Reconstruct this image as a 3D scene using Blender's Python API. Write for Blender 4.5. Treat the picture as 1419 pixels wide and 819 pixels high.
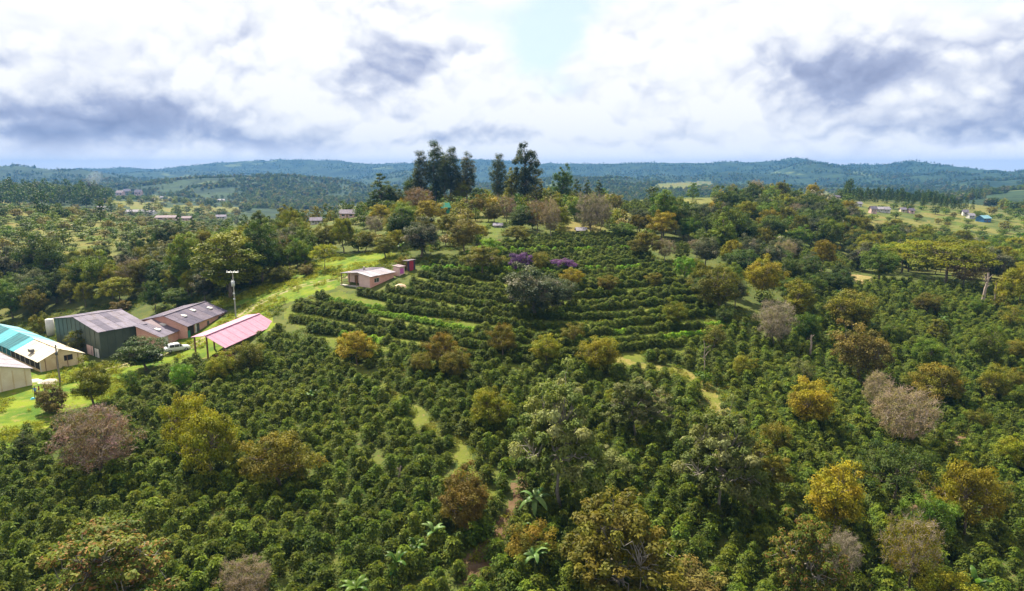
import bpy, bmesh, math, random
import numpy as np
from mathutils import Vector, Matrix, Euler

for o in list(bpy.data.objects): bpy.data.objects.remove(o)
S = bpy.context.scene
COL = S.collection
rng = np.random.default_rng(7)
random.seed(7)
R = math.radians

# ------------------------------------------------------------------ camera, sun, exposure
CAMZ = 40.0
PITCH = R(10.5)
CP, SP = math.cos(PITCH), math.sin(PITCH)
FPX, CX, CY = 925.0, 709.5, 409.5
cam_d = bpy.data.cameras.new('camera')
cam_d.sensor_width = 36; cam_d.sensor_fit = 'HORIZONTAL'
cam_d.lens = 36 * FPX / 1419
cam_d.clip_start = 0.5; cam_d.clip_end = 60000
cam = bpy.data.objects.new('camera', cam_d); COL.objects.link(cam)
cam.location = (0, 0, CAMZ); cam.rotation_euler = (R(90) - PITCH, 0, 0)
S.camera = cam
S.view_settings.view_transform = 'Standard'; S.view_settings.look = 'None'
S.view_settings.exposure = 1.5; S.view_settings.gamma = 1
S.render.engine = 'CYCLES'
S.cycles.use_denoising = True
try:
    S.cycles.denoiser = 'OPENIMAGEDENOISE'; S.cycles.denoising_input_passes = 'RGB_ALBEDO_NORMAL'
    S.cycles.denoising_prefilter = 'ACCURATE'
except Exception: pass
S.cycles.max_bounces = 6; S.cycles.diffuse_bounces = 3; S.cycles.glossy_bounces = 2
S.cycles.transmission_bounces = 4; S.cycles.volume_bounces = 0
S.cycles.caustics_reflective = False; S.cycles.caustics_refractive = False

SUN_AZ, SUN_EL = R(-32), R(51)           # azimuth from +Y (view direction), positive to the right
sun_dir = Vector((math.sin(SUN_AZ) * math.cos(SUN_EL), math.cos(SUN_AZ) * math.cos(SUN_EL), math.sin(SUN_EL)))
sl = bpy.data.lights.new('sun', 'SUN'); sl.energy = 5.0; sl.angle = R(0.6); sl.color = (1, .91, .72)
sun = bpy.data.objects.new('sun', sl); COL.objects.link(sun)
sun.rotation_euler = (-sun_dir).to_track_quat('-Z', 'Y').to_euler()

# ------------------------------------------------------------------ node helpers
def clampd(x, a, b): return max(a, min(b, x))
class NT:
    def __init__(s, tree): s.t = tree
    def n(s, typ, **kw):
        nd = s.t.nodes.new(typ)
        for k, v in kw.items(): setattr(nd, k, v)
        return nd
    def l(s, a, b): s.t.links.new(a, b)
    def put(s, sock, v):
        if v is None: return
        if isinstance(v, bpy.types.NodeSocket): s.l(v, sock)
        else:
            try: sock.default_value = v
            except Exception: sock.default_value = (*v, 1.0)
    def m(s, op, a, b=None, c=None, clamp=False):
        nd = s.n('ShaderNodeMath', operation=op, use_clamp=clamp)
        for i, v in enumerate((a, b, c)):
            if v is not None: s.put(nd.inputs[i], v)
        return nd.outputs[0]
    def vm(s, op, a, b=None, scale=None):
        nd = s.n('ShaderNodeVectorMath', operation=op)
        s.put(nd.inputs[0], a)
        if b is not None: s.put(nd.inputs[1], b)
        if scale is not None: s.put(nd.inputs['Scale'], scale)
        return nd.outputs['Value'] if op in ('LENGTH', 'DOT_PRODUCT') else nd.outputs[0]
    def mix(s, f, a, b, blend='MIX'):
        nd = s.n('ShaderNodeMix', data_type='RGBA', blend_type=blend)
        s.put(nd.inputs[0], f); s.put(nd.inputs[6], a); s.put(nd.inputs[7], b)
        return nd.outputs[2]
    def noise(s, vec, scale, detail=4, rough=.55, lac=2.0, out=0, dist=0):
        nd = s.n('ShaderNodeTexNoise')
        if vec is not None: s.l(vec, nd.inputs['Vector'])
        nd.inputs['Scale'].default_value = scale; nd.inputs['Detail'].default_value = detail
        nd.inputs['Roughness'].default_value = rough; nd.inputs['Lacunarity'].default_value = lac
        nd.inputs['Distortion'].default_value = dist
        return nd.outputs[out]
    def sm(s, x, a, b, to0=0, to1=1):
        nd = s.n('ShaderNodeMapRange', interpolation_type='SMOOTHSTEP')
        s.put(nd.inputs[0], x); nd.inputs[1].default_value = a; nd.inputs[2].default_value = b
        nd.inputs[3].default_value = to0; nd.inputs[4].default_value = to1
        return nd.outputs[0]
    def xyz(s, x, y, z):
        nd = s.n('ShaderNodeCombineXYZ'); s.put(nd.inputs[0], x); s.put(nd.inputs[1], y); s.put(nd.inputs[2], z)
        return nd.outputs[0]

# ------------------------------------------------------------------ world: daylight sky with broken cloud
W = bpy.data.worlds.new('World'); S.world = W; W.use_nodes = True
W.node_tree.nodes.clear(); g = NT(W.node_tree)
out = g.n('ShaderNodeOutputWorld'); bg = g.n('ShaderNodeBackground'); bg.inputs[1].default_value = 0.07
sky = g.n('ShaderNodeTexSky', sky_type='NISHITA', sun_disc=False, sun_elevation=SUN_EL, sun_rotation=SUN_AZ)
tc = g.n('ShaderNodeTexCoord')
d0 = g.vm('NORMALIZE', tc.outputs['Generated'])
sx = g.n('ShaderNodeSeparateXYZ'); g.l(d0, sx.inputs[0])
X, Y, Z = sx.outputs
az = g.m('ARCTAN2', X, Y); el = g.m('ARCSINE', Z)
# cloud layers: billows in the view direction, flattened vertically as cloud banks are
q = g.vm('MULTIPLY', d0, (1, 1, 1.4))
wv = g.noise(q, 5.0, 5, .55, out=1)
q2 = g.vm('ADD', q, g.vm('SCALE', g.vm('SUBTRACT', wv, (.5, .5, .5)), scale=.13))
def billow(vec, scale):
    tot = None
    for k, (f_, w_) in enumerate(((1, .55), (2.3, .28), (5.1, .17))):
        nd = g.n('ShaderNodeTexVoronoi', feature='F1'); g.l(vec, nd.inputs['Vector']); nd.inputs['Scale'].default_value = scale * f_
        e = g.m('MULTIPLY', g.m('SUBTRACT', .52, nd.outputs['Distance']), w_); tot = e if tot is None else g.m('ADD', tot, e)
    return tot
fine = g.vm('SCALE', g.vm('SUBTRACT', g.noise(q2, 22, 5, .6, out=1), (.5, .5, .5)), scale=.022)
q3 = g.vm('ADD', q2, fine)
big = g.noise(q2, 3.6, 8, .55)
puff = billow(q3, 7.5)
qs = g.vm('ADD', q3, (-.003, 0, .020))
puff2 = billow(qs, 7.5)
relief = g.m('SUBTRACT', puff, puff2)                      # upper sides, turned to the sun, brighter
soft = g.noise(q2, 14, 8, .6)
w2 = g.noise(q, 6.5, 8, .62, out=1)
sw = g.n('ShaderNodeSeparateXYZ'); g.l(w2, sw.inputs[0])
azw = g.m('ADD', az, g.m('MULTIPLY', g.m('SUBTRACT', sw.outputs[0], .5), .26))
elw = g.m('ADD', el, g.m('MULTIPLY', g.m('SUBTRACT', sw.outputs[1], .5), .12))
def blobs(lst):
    tot = None
    for (px, py, rx, ry, amp) in lst:
        ax = math.atan((px - CX) / FPX); ex = math.atan((238 - py) / FPX * math.cos(ax))
        rx, ry = rx / FPX, ry / FPX
        u = g.m('MULTIPLY', g.m('SUBTRACT', azw, ax), 1 / rx); v = g.m('MULTIPLY', g.m('SUBTRACT', elw, ex), 1 / ry)
        e = g.m('MULTIPLY', g.m('EXPONENT', g.m('MULTIPLY', g.m('ADD', g.m('MULTIPLY', u, u), g.m('MULTIPLY', v, v)), -1)), amp)
        tot = e if tot is None else g.m('ADD', tot, e)
    return tot
dark = blobs([(60, 172, 140, 52, 1.05), (240, 178, 150, 42, .95), (430, 205, 120, 20, .75), (85, 75, 70, 28, .42), (355, 40, 30, 50, .45),
              (400, 125, 80, 50, .40), (575, 105, 80, 48, .9), (545, 45, 70, 40, .35), (690, 195, 70, 15, .65), (1150, 122, 110, 38, .85),
              (1270, 90, 120, 40, .55), (1390, 140, 80, 60, .75), (1280, 185, 140, 14, .5), (900, 140, 45, 24, .40), (800, 202, 70, 14, .5), (1000, 215, 160, 9, .35)])
blue = blobs([(740, 65, 80, 55, 1.0), (820, 20, 110, 30, .6), (1340, 12, 120, 26, .6), (640, 20, 50, 30, .5)])
m0 = g.m('ADD', g.m('MULTIPLY', dark, .72), g.m('ADD', g.m('MULTIPLY', g.m('SUBTRACT', big, .5), .8), g.m('ADD', g.m('MULTIPLY', puff, -.8), g.m('MULTIPLY', g.m('SUBTRACT', soft, .5), .7))))
m1 = g.m('ADD', g.sm(m0, .05, 1.42), g.m('MULTIPLY', g.m('MULTIPLY', relief, -1.0), g.sm(m0, -.5, .4, .25, 1)), clamp=True)
cl = g.n('ShaderNodeValToRGB'); g.l(m1, cl.inputs[0])
cr = cl.color_ramp; K = 1.0
cr.elements[0].position = 0; cr.elements[0].color = (1, 1, 1, 1)
cr.elements[1].position = 1; cr.elements[1].color = (.27, .31, .47, 1)
for p, c in ((.12, (.89, .905, .95)), (.30, (.70, .735, .84)), (.6, (.43, .48, .65))):
    e = cr.elements.new(p); e.color = (*c, 1)
cloud = g.vm('SCALE', cl.outputs[0], scale=5.6)
gap = g.sm(g.m('ADD', blue, g.m('MULTIPLY', g.m('SUBTRACT', big, .5), -1.6)), .25, .95)
skyc = g.mix(1.0, sky.outputs[0], (1.0, 1.0, 1.0), 'MULTIPLY')
veil = g.mix(.72, skyc, (3.9, 4.75, 5.1))
colr = g.mix(g.m('MULTIPLY', gap, .85), cloud, veil)
hz = g.sm(el, .004, .05, .95, 0)
colr = g.mix(g.m('MULTIPLY', hz, .85), colr, (7.6, 7.3, 7.4))
g.l(colr, bg.inputs[0]); g.l(bg.outputs[0], out.inputs[0])
try: W.cycles.sampling_method = 'MANUAL'; W.cycles.sample_map_resolution = 512
except Exception: pass

# ------------------------------------------------------------------ camera geometry and terrain
def ray(px, py):
    x = (px - CX) / FPX; yv = (CY - py) / FPX
    return np.array([x, CP + yv * SP, -SP + yv * CP])
def at_z(px, py, z):                      # world point on the ray at height z (relative to the camera)
    r = ray(px, py); D = z / r[2]
    return np.array([r[0] * D, r[1] * D, z + CAMZ])
def project(P):
    P = np.atleast_2d(P); zr = P[:, 2] - CAMZ
    D = P[:, 1] * CP - zr * SP; u = P[:, 1] * SP + zr * CP
    Ds = np.maximum(D, 1e-3)
    return CX + FPX * P[:, 0] / Ds, CY - FPX * u / Ds, D

# control columns (photo column): (photo row, depth) of visible ground, or ('h', depth, height)
NEAR = [(819, 57), (700, 72), (600, 90)]
COLS = {
 0: NEAR + [(530, 112), (480, 134), ('h', 168, -42), ('h', 200, -40), (350, 245), (315, 310), (285, 390), ('h', 460, -38), (283, 640), (268, 800), ('h', 1100, -55), ('h', 1700, -70), (247, 3000), ('h', 3900, -60), (239, 5300), ('h', 7500, -150)],
 180: NEAR + [(530, 112), (480, 134), ('h', 165, -40), (400, 195), (350, 240), (310, 330), ('h', 430, -32), (293, 640), (275, 900), ('h', 1300, -60), (255, 2000), ('h', 2600, -80), (246, 3400), ('h', 4200, -60), (236, 5300), ('h', 7500, -150)],
 360: [(819, 57), (700, 71), (600, 88), (520, 108), (470, 126), (430, 142), (400, 156), (385, 166), ('h', 190, -28.5), (346, 215), (322, 250), ('h', 330, -40), ('h', 700, -50), ('h', 1200, -66), (246, 1900), ('h', 2500, -80), (243, 3500), ('h', 4200, -60), (226, 5300), ('h', 7500, -150)],
 540: [(819, 57), (700, 69), (600, 84), (520, 102), (470, 118), (440, 129), (405, 145), (370, 163), (345, 182), (312, 215), (293, 245), (284, 266), ('h', 320, -25), ('h', 500, -50), ('h', 1000, -65), (262, 1900), ('h', 2500, -80), (243, 3500), ('h', 4200, -60), (220, 5300), ('h', 7500, -150)],
 720: [(819, 57), (700, 69), (600, 84), (520, 102), (440, 128), (400, 143), (360, 165), (320, 197), (300, 222), (282, 250), (273, 275), ('h', 340, -18), ('h', 500, -45), ('h', 1000, -65), (250, 3000), ('h', 3900, -60), (221, 5300), ('h', 7500, -150)],
 900: [(819, 57), (700, 70), (600, 86), (520, 104), (440, 132), (400, 149), (360, 175), (330, 205), (310, 240), (285, 310), (268, 390), ('h', 450, -18), ('h', 700, -42), ('h', 1100, -60), (248, 2300), ('h', 3000, -60), (224, 4600), ('h', 7000, -150)],
 1080: [(819, 58), (700, 72), (600, 90), (520, 112), (440, 142), (400, 165), (370, 190), (340, 225), (310, 290), (285, 380), (265, 480), ('h', 560, -22), ('h', 900, -48), (249, 2000), ('h', 2600, -50), (226, 4000), ('h', 7000, -150)],
 1250: [(819, 58), (700, 73), (600, 92), (520, 116), (440, 150), (400, 176), (380, 195), ('h', 230, -34), (345, 280), (320, 340), (295, 420), (285, 480), (272, 600), ('h', 750, -34), ('h', 1200, -56), (252, 1900), ('h', 2400, -50), (242, 3400), ('h', 7000, -150)],
 1419: [(819, 58), (700, 73), (600, 93), (520, 118), (440, 155), (400, 185), (375, 215), ('h', 260, -38), (350, 320), (310, 420), (294, 520), ('h', 600, -38), (275, 800), (258, 1100), ('h', 1500, -45), (256, 2000), ('h', 2500, -50), (250, 3200), ('h', 7000, -150)]}
PXS = np.arange(-420, 1841, 20.0); L0, L1, DL = math.log(18), math.log(13000), .01
LND = np.arange(L0, L1, DL)
cols = sorted(COLS)
ctab = []
for c in cols:
    pts = []
    for e in COLS[c]:
        if e[0] == 'h': pts.append((math.log(e[1]), e[2]))
        else: pts.append((math.log(e[1]), e[1] * ray(c, e[0])[2]))
    pts = [(L0, pts[0][1] - 1)] + pts + [(L1, -250)]
    ctab.append(np.interp(LND, [p[0] for p in pts], [p[1] for p in pts]))
ctab = np.array(ctab)
TAB = np.array([[np.interp(p, cols, ctab[:, j]) for p in PXS] for j in range(len(LND))])   # [lnD, px]
def blur(A, k, ax):
    w = np.exp(-.5 * (np.arange(-3 * k, 3 * k + 1) / k) ** 2); w /= w.sum()
    pad = [(0, 0), (0, 0)]; pad[ax] = (3 * k, 3 * k); B = np.pad(A, pad, mode='edge'); o = np.zeros_like(A)
    for i, ww in enumerate(w):
        o += ww * (B[i:i + A.shape[0]] if ax == 0 else B[:, i:i + A.shape[1]])
    return o
TAB = blur(blur(TAB, 4, 0), 3, 1)

def vnoise(x, y, seed=0):
    xi = np.floor(x).astype(np.int64); yi = np.floor(y).astype(np.int64); xf = x - xi; yf = y - yi
    def h(a, b):
        n = (a * 374761393 + b * 668265263 + seed * 974711) & 0x7fffffff
        n = ((n ^ (n >> 13)) * 1274126177) & 0x7fffffff
        return ((n ^ (n >> 16)) & 0xffff) / 65535.0
    u = xf * xf * (3 - 2 * xf); v = yf * yf * (3 - 2 * yf)
    return (h(xi, yi) * (1 - u) + h(xi + 1, yi) * u) * (1 - v) + (h(xi, yi + 1) * (1 - u) + h(xi + 1, yi + 1) * u) * v
def fbm(x, y, o=4, seed=0):
    t = 0; a = .5
    for i in range(o):
        t = t + a * (vnoise(x * 2 ** i, y * 2 ** i, seed + i) - .5); a *= .5
    return t
def height(Xa, Ya):
    Xa = np.asarray(Xa, float); Ya = np.asarray(Ya, float); r = np.hypot(Xa, Ya)
    z = np.full(Xa.shape, -30.0)
    for _ in range(4):
        D = np.maximum(Ya * CP - z * SP, np.maximum(.12 * r, 18.5))
        px = np.clip(CX + FPX * Xa / D, PXS[0], PXS[-1] - 1e-3)
        fi = np.clip((np.log(D) - L0) / DL, 0, len(LND) - 1.001); fj = (px - PXS[0]) / 20.0
        i = fi.astype(int); j = np.minimum(fj.astype(int), len(PXS) - 2); a = fi - i; b = fj - j
        z = (TAB[i, j] * (1 - b) + TAB[i, j + 1] * b) * (1 - a) + (TAB[i + 1, j] * (1 - b) + TAB[i + 1, j + 1] * b) * a
    amp = np.clip((r - 150) / 300, 0, 1)
    z = z + .5 * fbm(Xa / 9, Ya / 9, 3, 3) + amp * 3 * fbm(Xa / 45, Ya / 45, 3, 9)
    far = np.clip((r - 900) / 1500, 0, 1)
    z = z + far * 90 * fbm(Xa / 560, Ya / 900, 5, 21) + np.clip((r - 2500) / 2000, 0, 1) * 80 * fbm(Xa / 1500, Ya / 2600, 4, 33)
    rid = 1 - np.abs(2 * vnoise(Xa / 900 + .35 * fbm(Xa / 300, Ya / 300, 3, 5), Ya / 1150, 77) - 1); rid2 = 1 - np.abs(2 * vnoise(Xa / 380, Ya / 470, 78) - 1)
    z = z + np.clip((r - 1300) / 1400, 0, 1) * (100 * (rid - .72) + 34 * (rid2 - .55))
    return z + CAMZ
MARCH = np.exp(np.arange(math.log(36), math.log(9000), .004))
def hit(px, py):                          # where the ray through a photo pixel meets the ground
    r = ray(px, py); P = r[None] * MARCH[:, None]
    dz = P[:, 2] + CAMZ - height(P[:, 0], P[:, 1]); k = np.argmax(dz < 0)
    if dz[k] >= 0 or k == 0: k = max(k, 1)
    t = dz[k - 1] / (dz[k - 1] - dz[k] + 1e-9); D = MARCH[k - 1] + (MARCH[k] - MARCH[k - 1]) * t
    x, y = r[0] * D, r[1] * D
    return np.array([x, y, float(height(x, y))]), D
def inpoly(px, py, poly):
    px = np.asarray(px); py = np.asarray(py); c = np.zeros(px.shape, bool); n = len(poly)
    for i in range(n):
        x1, y1 = poly[i]; x2, y2 = poly[i - 1]
        if y1 == y2: continue
        c ^= ((y1 > py) != (y2 > py)) & (px < (x2 - x1) * (py - y1) / (y2 - y1) + x1)
    return c
def line_dist(X_, Y_, pts):               # metres from ground points to a polyline on the ground
    d = np.full(np.shape(X_), 1e9)
    for (x1, y1), (x2, y2) in zip(pts[:-1], pts[1:]):
        vx, vy = x2 - x1, y2 - y1; t = np.clip(((X_ - x1) * vx + (Y_ - y1) * vy) / (vx * vx + vy * vy + 1e-9), 0, 1)
        d = np.minimum(d, np.hypot(X_ - x1 - t * vx, Y_ - y1 - t * vy))
    return d
def trace(pp): return [tuple(hit(*p)[0][:2]) for p in pp]

# ------------------------------------------------------------------ zones of the ground (traced on the terrain)
LAWN = [(-60, 520), (30, 528), (50, 512), (120, 500), (170, 506), (245, 470), (262, 462), (310, 440), (345, 420), (300, 428), (300, 420), (385, 385), (430, 362), (470, 352), (545, 350), (560, 362), (500, 372), (474, 384), (470, 398), (400, 418), (370, 432),
        (385, 452), (300, 495), (255, 502), (200, 512), (185, 540), (140, 562), (95, 566), (62, 600), (0, 626), (-60, 640)]
TRACK = trace([(150, 512), (200, 500), (262, 482), (285, 468), (318, 450), (350, 425), (392, 404), (430, 393), (475, 385)])
PATH_G = trace([(455, 492), (490, 508), (525, 528), (560, 556), (590, 590), (625, 612), (650, 645), (685, 690)])
PATH_T = trace([(868, 503), (905, 510), (945, 518), (968, 530), (985, 548), (1003, 575)])
SOIL = trace([(722, 640), (716, 690), (700, 730), (668, 775), (650, 822)])
SOIL2 = [trace(p) for p in ([(832, 618), (812, 638), (790, 655)], [(1378, 530), (1352, 570), (1320, 630), (1285, 690), (1270, 720)],
         [(1228, 420), (1262, 434), (1300, 440)], [(920, 545), (900, 556)], [(1165, 800), (1190, 812)], [(1020, 690), (1040, 705)])]
BARE = [[(1108, 366), (1140, 368), (1142, 378), (1110, 376)], [(1178, 380), (1212, 384), (1214, 394), (1186, 393)]]
FIELDS = [[(0, 276), (45, 283), (90, 296), (60, 302), (0, 300)], [(90, 312), (150, 300), (165, 316), (120, 330)], [(85, 335), (140, 330), (130, 352), (92, 358)], [(205, 345), (245, 338), (240, 352), (200, 362)], [(0, 305), (40, 312), (30, 330), (0, 332)],
          [(1200, 300), (1250, 296), (1240, 315), (1282, 322), (1280, 335), (1225, 330)], [(1270, 290), (1340, 298), (1330, 322), (1282, 318), (1300, 305)], [(1255, 312), (1290, 306), (1296, 322), (1276, 326)], [(780, 305), (850, 316), (850, 326), (770, 326)], [(655, 300), (700, 308), (690, 330), (660, 326)],
          [(1100, 262), (1160, 265), (1160, 275), (1090, 272)], [(1395, 300), (1440, 305), (1440, 320), (1400, 316)], [(1330, 280), (1380, 288), (1370, 300), (1345, 294)], [(130, 276), (230, 282), (225, 288), (140, 282)], [(210, 270), (238, 272), (236, 280), (212, 280)], [(240, 284), (330, 287), (330, 294), (245, 294)],
          [(640, 278), (760, 285), (700, 300), (630, 300)], [(465, 283), (500, 286), (505, 296), (470, 300)], [(910, 255), (985, 250), (992, 262), (900, 264)], [(175, 283), (290, 292), (285, 297), (180, 290)]]
COFFEE = [(-120, 640), (0, 632), (60, 608), (100, 582), (140, 575), (190, 545), (205, 520), (260, 508), (300, 500), (385, 458), (400, 424), (470, 402), (480, 408), (560, 400), (585, 372), (640, 352), (700, 338), (760, 326), (880, 326), (905, 360), (960, 392), (1010, 440), (1060, 470), (1100, 440), (1150, 405), (1220, 392), (1419, 405), (1560, 420), (1560, 900), (-120, 900)]
TERR = [(392, 440), (400, 424), (470, 402), (480, 408), (560, 402), (585, 372), (640, 352), (700, 338), (760, 326), (880, 326), (905, 360), (960, 392), (1005, 440), (992, 475), (920, 502), (860, 500), (800, 512), (700, 512), (600, 500), (520, 486), (460, 482)]
COFFEE2 = [[(1085, 345), (1130, 345), (1200, 372), (1190, 380), (1150, 372), (1095, 366)], [(850, 285), (920, 278), (985, 292), (1010, 312), (960, 310), (880, 300)], [(1010, 305), (1080, 330), (1060, 336), (990, 318)]]

# ------------------------------------------------------------------ materials
MATS = {}
def new_mat(name):
    m = bpy.data.materials.new(name); m.use_nodes = True; m.node_tree.nodes.clear(); MATS[name] = m
    h = NT(m.node_tree); o = h.n('ShaderNodeOutputMaterial'); return m, h, o
def leaf_mat(name, A, B, C=None, trans=.33, rough=.6, spec=.12, patch=None):
    m, h, o = new_mat(name)
    at = h.n('ShaderNodeAttribute', attribute_name='leaf_rand'); at2 = h.n('ShaderNodeAttribute', attribute_name='clump_rand')
    oi = h.n('ShaderNodeObjectInfo')
    f = h.m('ADD', h.m('MULTIPLY', at.outputs['Fac'], .45), h.m('MULTIPLY', at2.outputs['Fac'], .55))
    c = h.mix(h.sm(f, .2, .8), A, B)
    if C is not None:
        c = h.mix(h.sm((at if 'redtip' in name else at2).outputs['Fac'], .8 if 'greygreen' in name else .62, .95), c, C)
    h0 = h.n('ShaderNodeHueSaturation'); cf = at2.outputs['Fac']; h.put(h0.inputs['Hue'], h.m('ADD', .482, h.m('MULTIPLY', h.m('FRACT', h.m('MULTIPLY', cf, 7.7)), .036))); h.put(h0.inputs['Value'], h.m('ADD', .8, h.m('MULTIPLY', h.m('FRACT', h.m('MULTIPLY', cf, 13.1)), .4))); h.put(h0.inputs['Color'], c); c = h0.outputs[0]
    hs = h.n('ShaderNodeHueSaturation')
    big_ = h.noise(oi.outputs['Location'], .035, 3, .6)
    h.put(hs.inputs['Hue'], h.m('ADD', h.m('ADD', .485, h.m('MULTIPLY', oi.outputs['Random'], .03)), h.m('MULTIPLY', h.m('SUBTRACT', big_, .5), -.035)))
    h.put(hs.inputs['Saturation'], 1.0)
    h.put(hs.inputs['Value'], h.m('ADD', h.m('ADD', .32, h.m('MULTIPLY', big_, .9)), h.m('MULTIPLY', h.m('FRACT', h.m('MULTIPLY', oi.outputs['Random'], 17.3)), .5)))
    h.put(hs.inputs['Color'], c); c = hs.outputs[0]
    p = h.n('ShaderNodeBsdfPrincipled'); h.put(p.inputs['Base Color'], c); p.inputs['Roughness'].default_value = rough
    p.inputs['Specular IOR Level'].default_value = spec
    t = h.n('ShaderNodeBsdfTranslucent'); tcol = h.mix(1.0, c, (1.25, 1.25, .7, 1), 'MULTIPLY'); h.put(t.inputs['Color'], tcol)
    ms = h.n('ShaderNodeMixShader'); ms.inputs[0].default_value = trans
    h.l(p.outputs[0], ms.inputs[1]); h.l(t.outputs[0], ms.inputs[2]); h.l(ms.outputs[0], o.inputs[0])
    return m
def surf(name, A, B=None, scale=1.0, rough=.8, spec=.3, bump=0, bscale=20, detail=5, stripes=None, coord='Object', metallic=0, dirt=None):
    m, h, o = new_mat(name); tcn = h.n('ShaderNodeTexCoord'); vec = tcn.outputs[coord]
    p = h.n('ShaderNodeBsdfPrincipled'); p.inputs['Roughness'].default_value = rough; p.inputs['Specular IOR Level'].default_value = spec
    p.inputs['Metallic'].default_value = metallic
    c = None
    if B is not None:
        c = h.mix(h.sm(h.noise(vec, scale, detail, .6), .32, .68), A, B)
        if dirt is not None: c = h.mix(h.sm(h.noise(vec, scale * 3.1, 4, .7), .55, .75), c, dirt)
        h.put(p.inputs['Base Color'], c)
    else: h.put(p.inputs['Base Color'], A)
    if bump:
        b = h.n('ShaderNodeBump'); b.inputs['Strength'].default_value = bump; b.inputs['Distance'].default_value = .1
        h.put(b.inputs['Height'], h.noise(vec, bscale, 4, .6)); h.l(b.outputs[0], p.inputs['Normal'])
    h.l(p.outputs[0], o.inputs[0]); return m
PAL = {
 'dark': ((.030, .056, .010), (.070, .102, .016), None), 'green': ((.056, .098, .010), (.115, .16, .016), None),
 'yg': ((.115, .14, .008), (.215, .21, .012), None), 'olive': ((.085, .094, .010), (.17, .155, .015), None),
 'golden': ((.15, .135, .010), (.27, .225, .014), None), 'orange': ((.10, .095, .011), (.185, .15, .015), (.20, .14, .018)),
 'sage': ((.07, .10, .018), (.155, .175, .05), (.21, .215, .09)), 'greygreen': ((.042, .06, .025), (.10, .11, .06), (.20, .18, .14)),
 'pinkgrey': ((.15, .13, .045), (.225, .18, .10), None), 'mauve': ((.14, .11, .035), (.225, .14, .09), (.26, .155, .15)),
 'purple': ((.09, .035, .145), (.18, .07, .26), None), 'lime': ((.11, .22, .010), (.20, .33, .016), None),
 'redtip': ((.075, .11, .012), (.15, .16, .025), (.22, .11, .035)), 'euc': ((.035, .06, .026), (.085, .105, .045), None),
 'rust': ((.125, .09, .016), (.20, .14, .024), None), 'grey': ((.12, .11, .065), (.175, .16, .115), None), 'coffee': ((.040, .066, .008), (.118, .152, .012), None),
 'brown': ((.092, .086, .018), (.165, .138, .03), None)}
for k, (a, b, c) in PAL.items():
    if k == 'coffee': leaf_mat('leaf_coffee', a, b, c, trans=.32, rough=.6, spec=.10)
    else: leaf_mat('leaf_' + k, a, b, c)
surf('bark', (.10, .075, .05), (.19, .16, .125), 3, .9, .2, .5, 8)
surf('bark_pale', (.16, .14, .12), (.26, .235, .205), 2, .85, .2, .4, 8)
surf('twig_grey', (.24, .19, .155), (.36, .29, .25), 3, .9, .2)
surf('twig_pink', (.24, .18, .15), (.34, .265, .225), 3, .9, .2)

def ground_mat(name, A, B, C, s1=.35, s2=2.2, far=None, bump=.6):
    m, h, o = new_mat(name); geo = h.n('ShaderNodeNewGeometry'); pos = geo.outputs['Position']
    n1 = h.noise(pos, s1, 6, .62); n2 = h.noise(pos, s2, 5, .65)
    c = h.mix(h.sm(n1, .36, .64), A, B); c = h.mix(h.sm(n2, .52, .72), c, C)
    if far is not None:
        dist = h.vm('LENGTH', pos)
        f1 = h.mix(h.sm(h.noise(pos, .010, 8, .62), .40, .62), far[0], far[1])
        fields = h.noise(pos, .0042, 3, .55); f1 = h.mix(h.sm(fields, .63, .70), f1, far[2])
        f2 = h.mix(h.sm(h.noise(pos, .06, 4, .7), .4, .65), f1, h.mix(1.0, f1, (.55, .6, .6, 1), 'MULTIPLY'))
        mid = h.mix(h.sm(h.noise(pos, .035, 6, .65), .4, .6), (.055, .078, .018), (.135, .130, .035))
        c = h.mix(h.sm(dist, 210, 260), c, mid); c = h.mix(h.sm(dist, 450, 900), c, f2)
    p = h.n('ShaderNodeBsdfPrincipled'); h.put(p.inputs['Base Color'], c); p.inputs['Roughness'].default_value = .95; p.inputs['Specular IOR Level'].default_value = .1
    b = h.n('ShaderNodeBump'); b.inputs['Strength'].default_value = bump; b.inputs['Distance'].default_value = .25
    h.put(b.inputs['Height'], h.noise(pos, 3.5, 6, .7)); h.l(b.outputs[0], p.inputs['Normal'])
    h.l(p.outputs[0], o.inputs[0]); return m
FAR = ((.014, .032, .016), (.034, .06, .024), (.11, .14, .05))
ground_mat('mat_ground', (.045, .07, .016), (.085, .10, .022), (.11, .075, .04), far=FAR)
ground_mat('mat_lawn', (.055, .11, .010), (.145, .185, .014), (.20, .165, .055), .22, .75)
ground_mat('mat_track', (.24, .20, .12), (.15, .16, .04), (.28, .23, .15), .4, 2)
ground_mat('mat_grasspath', (.11, .125, .02), (.08, .10, .018), (.16, .13, .05), .5, 2)
ground_mat('mat_tanpath', (.19, .155, .045), (.11, .125, .02), (.25, .185, .085), .4, 2)
ground_mat('mat_soil', (.10, .062, .035), (.145, .095, .055), (.085, .075, .03), .5, 2)
ground_mat('mat_terrace', (.075, .105, .013), (.115, .13, .02), (.12, .095, .04), .3, 1.8)
ground_mat('mat_bare', (.30, .21, .11), (.20, .18, .06), (.32, .24, .15), .2, 1)
ground_mat('mat_field', (.075, .105, .018), (.15, .125, .038), (.045, .06, .018), .07, .28)

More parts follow.
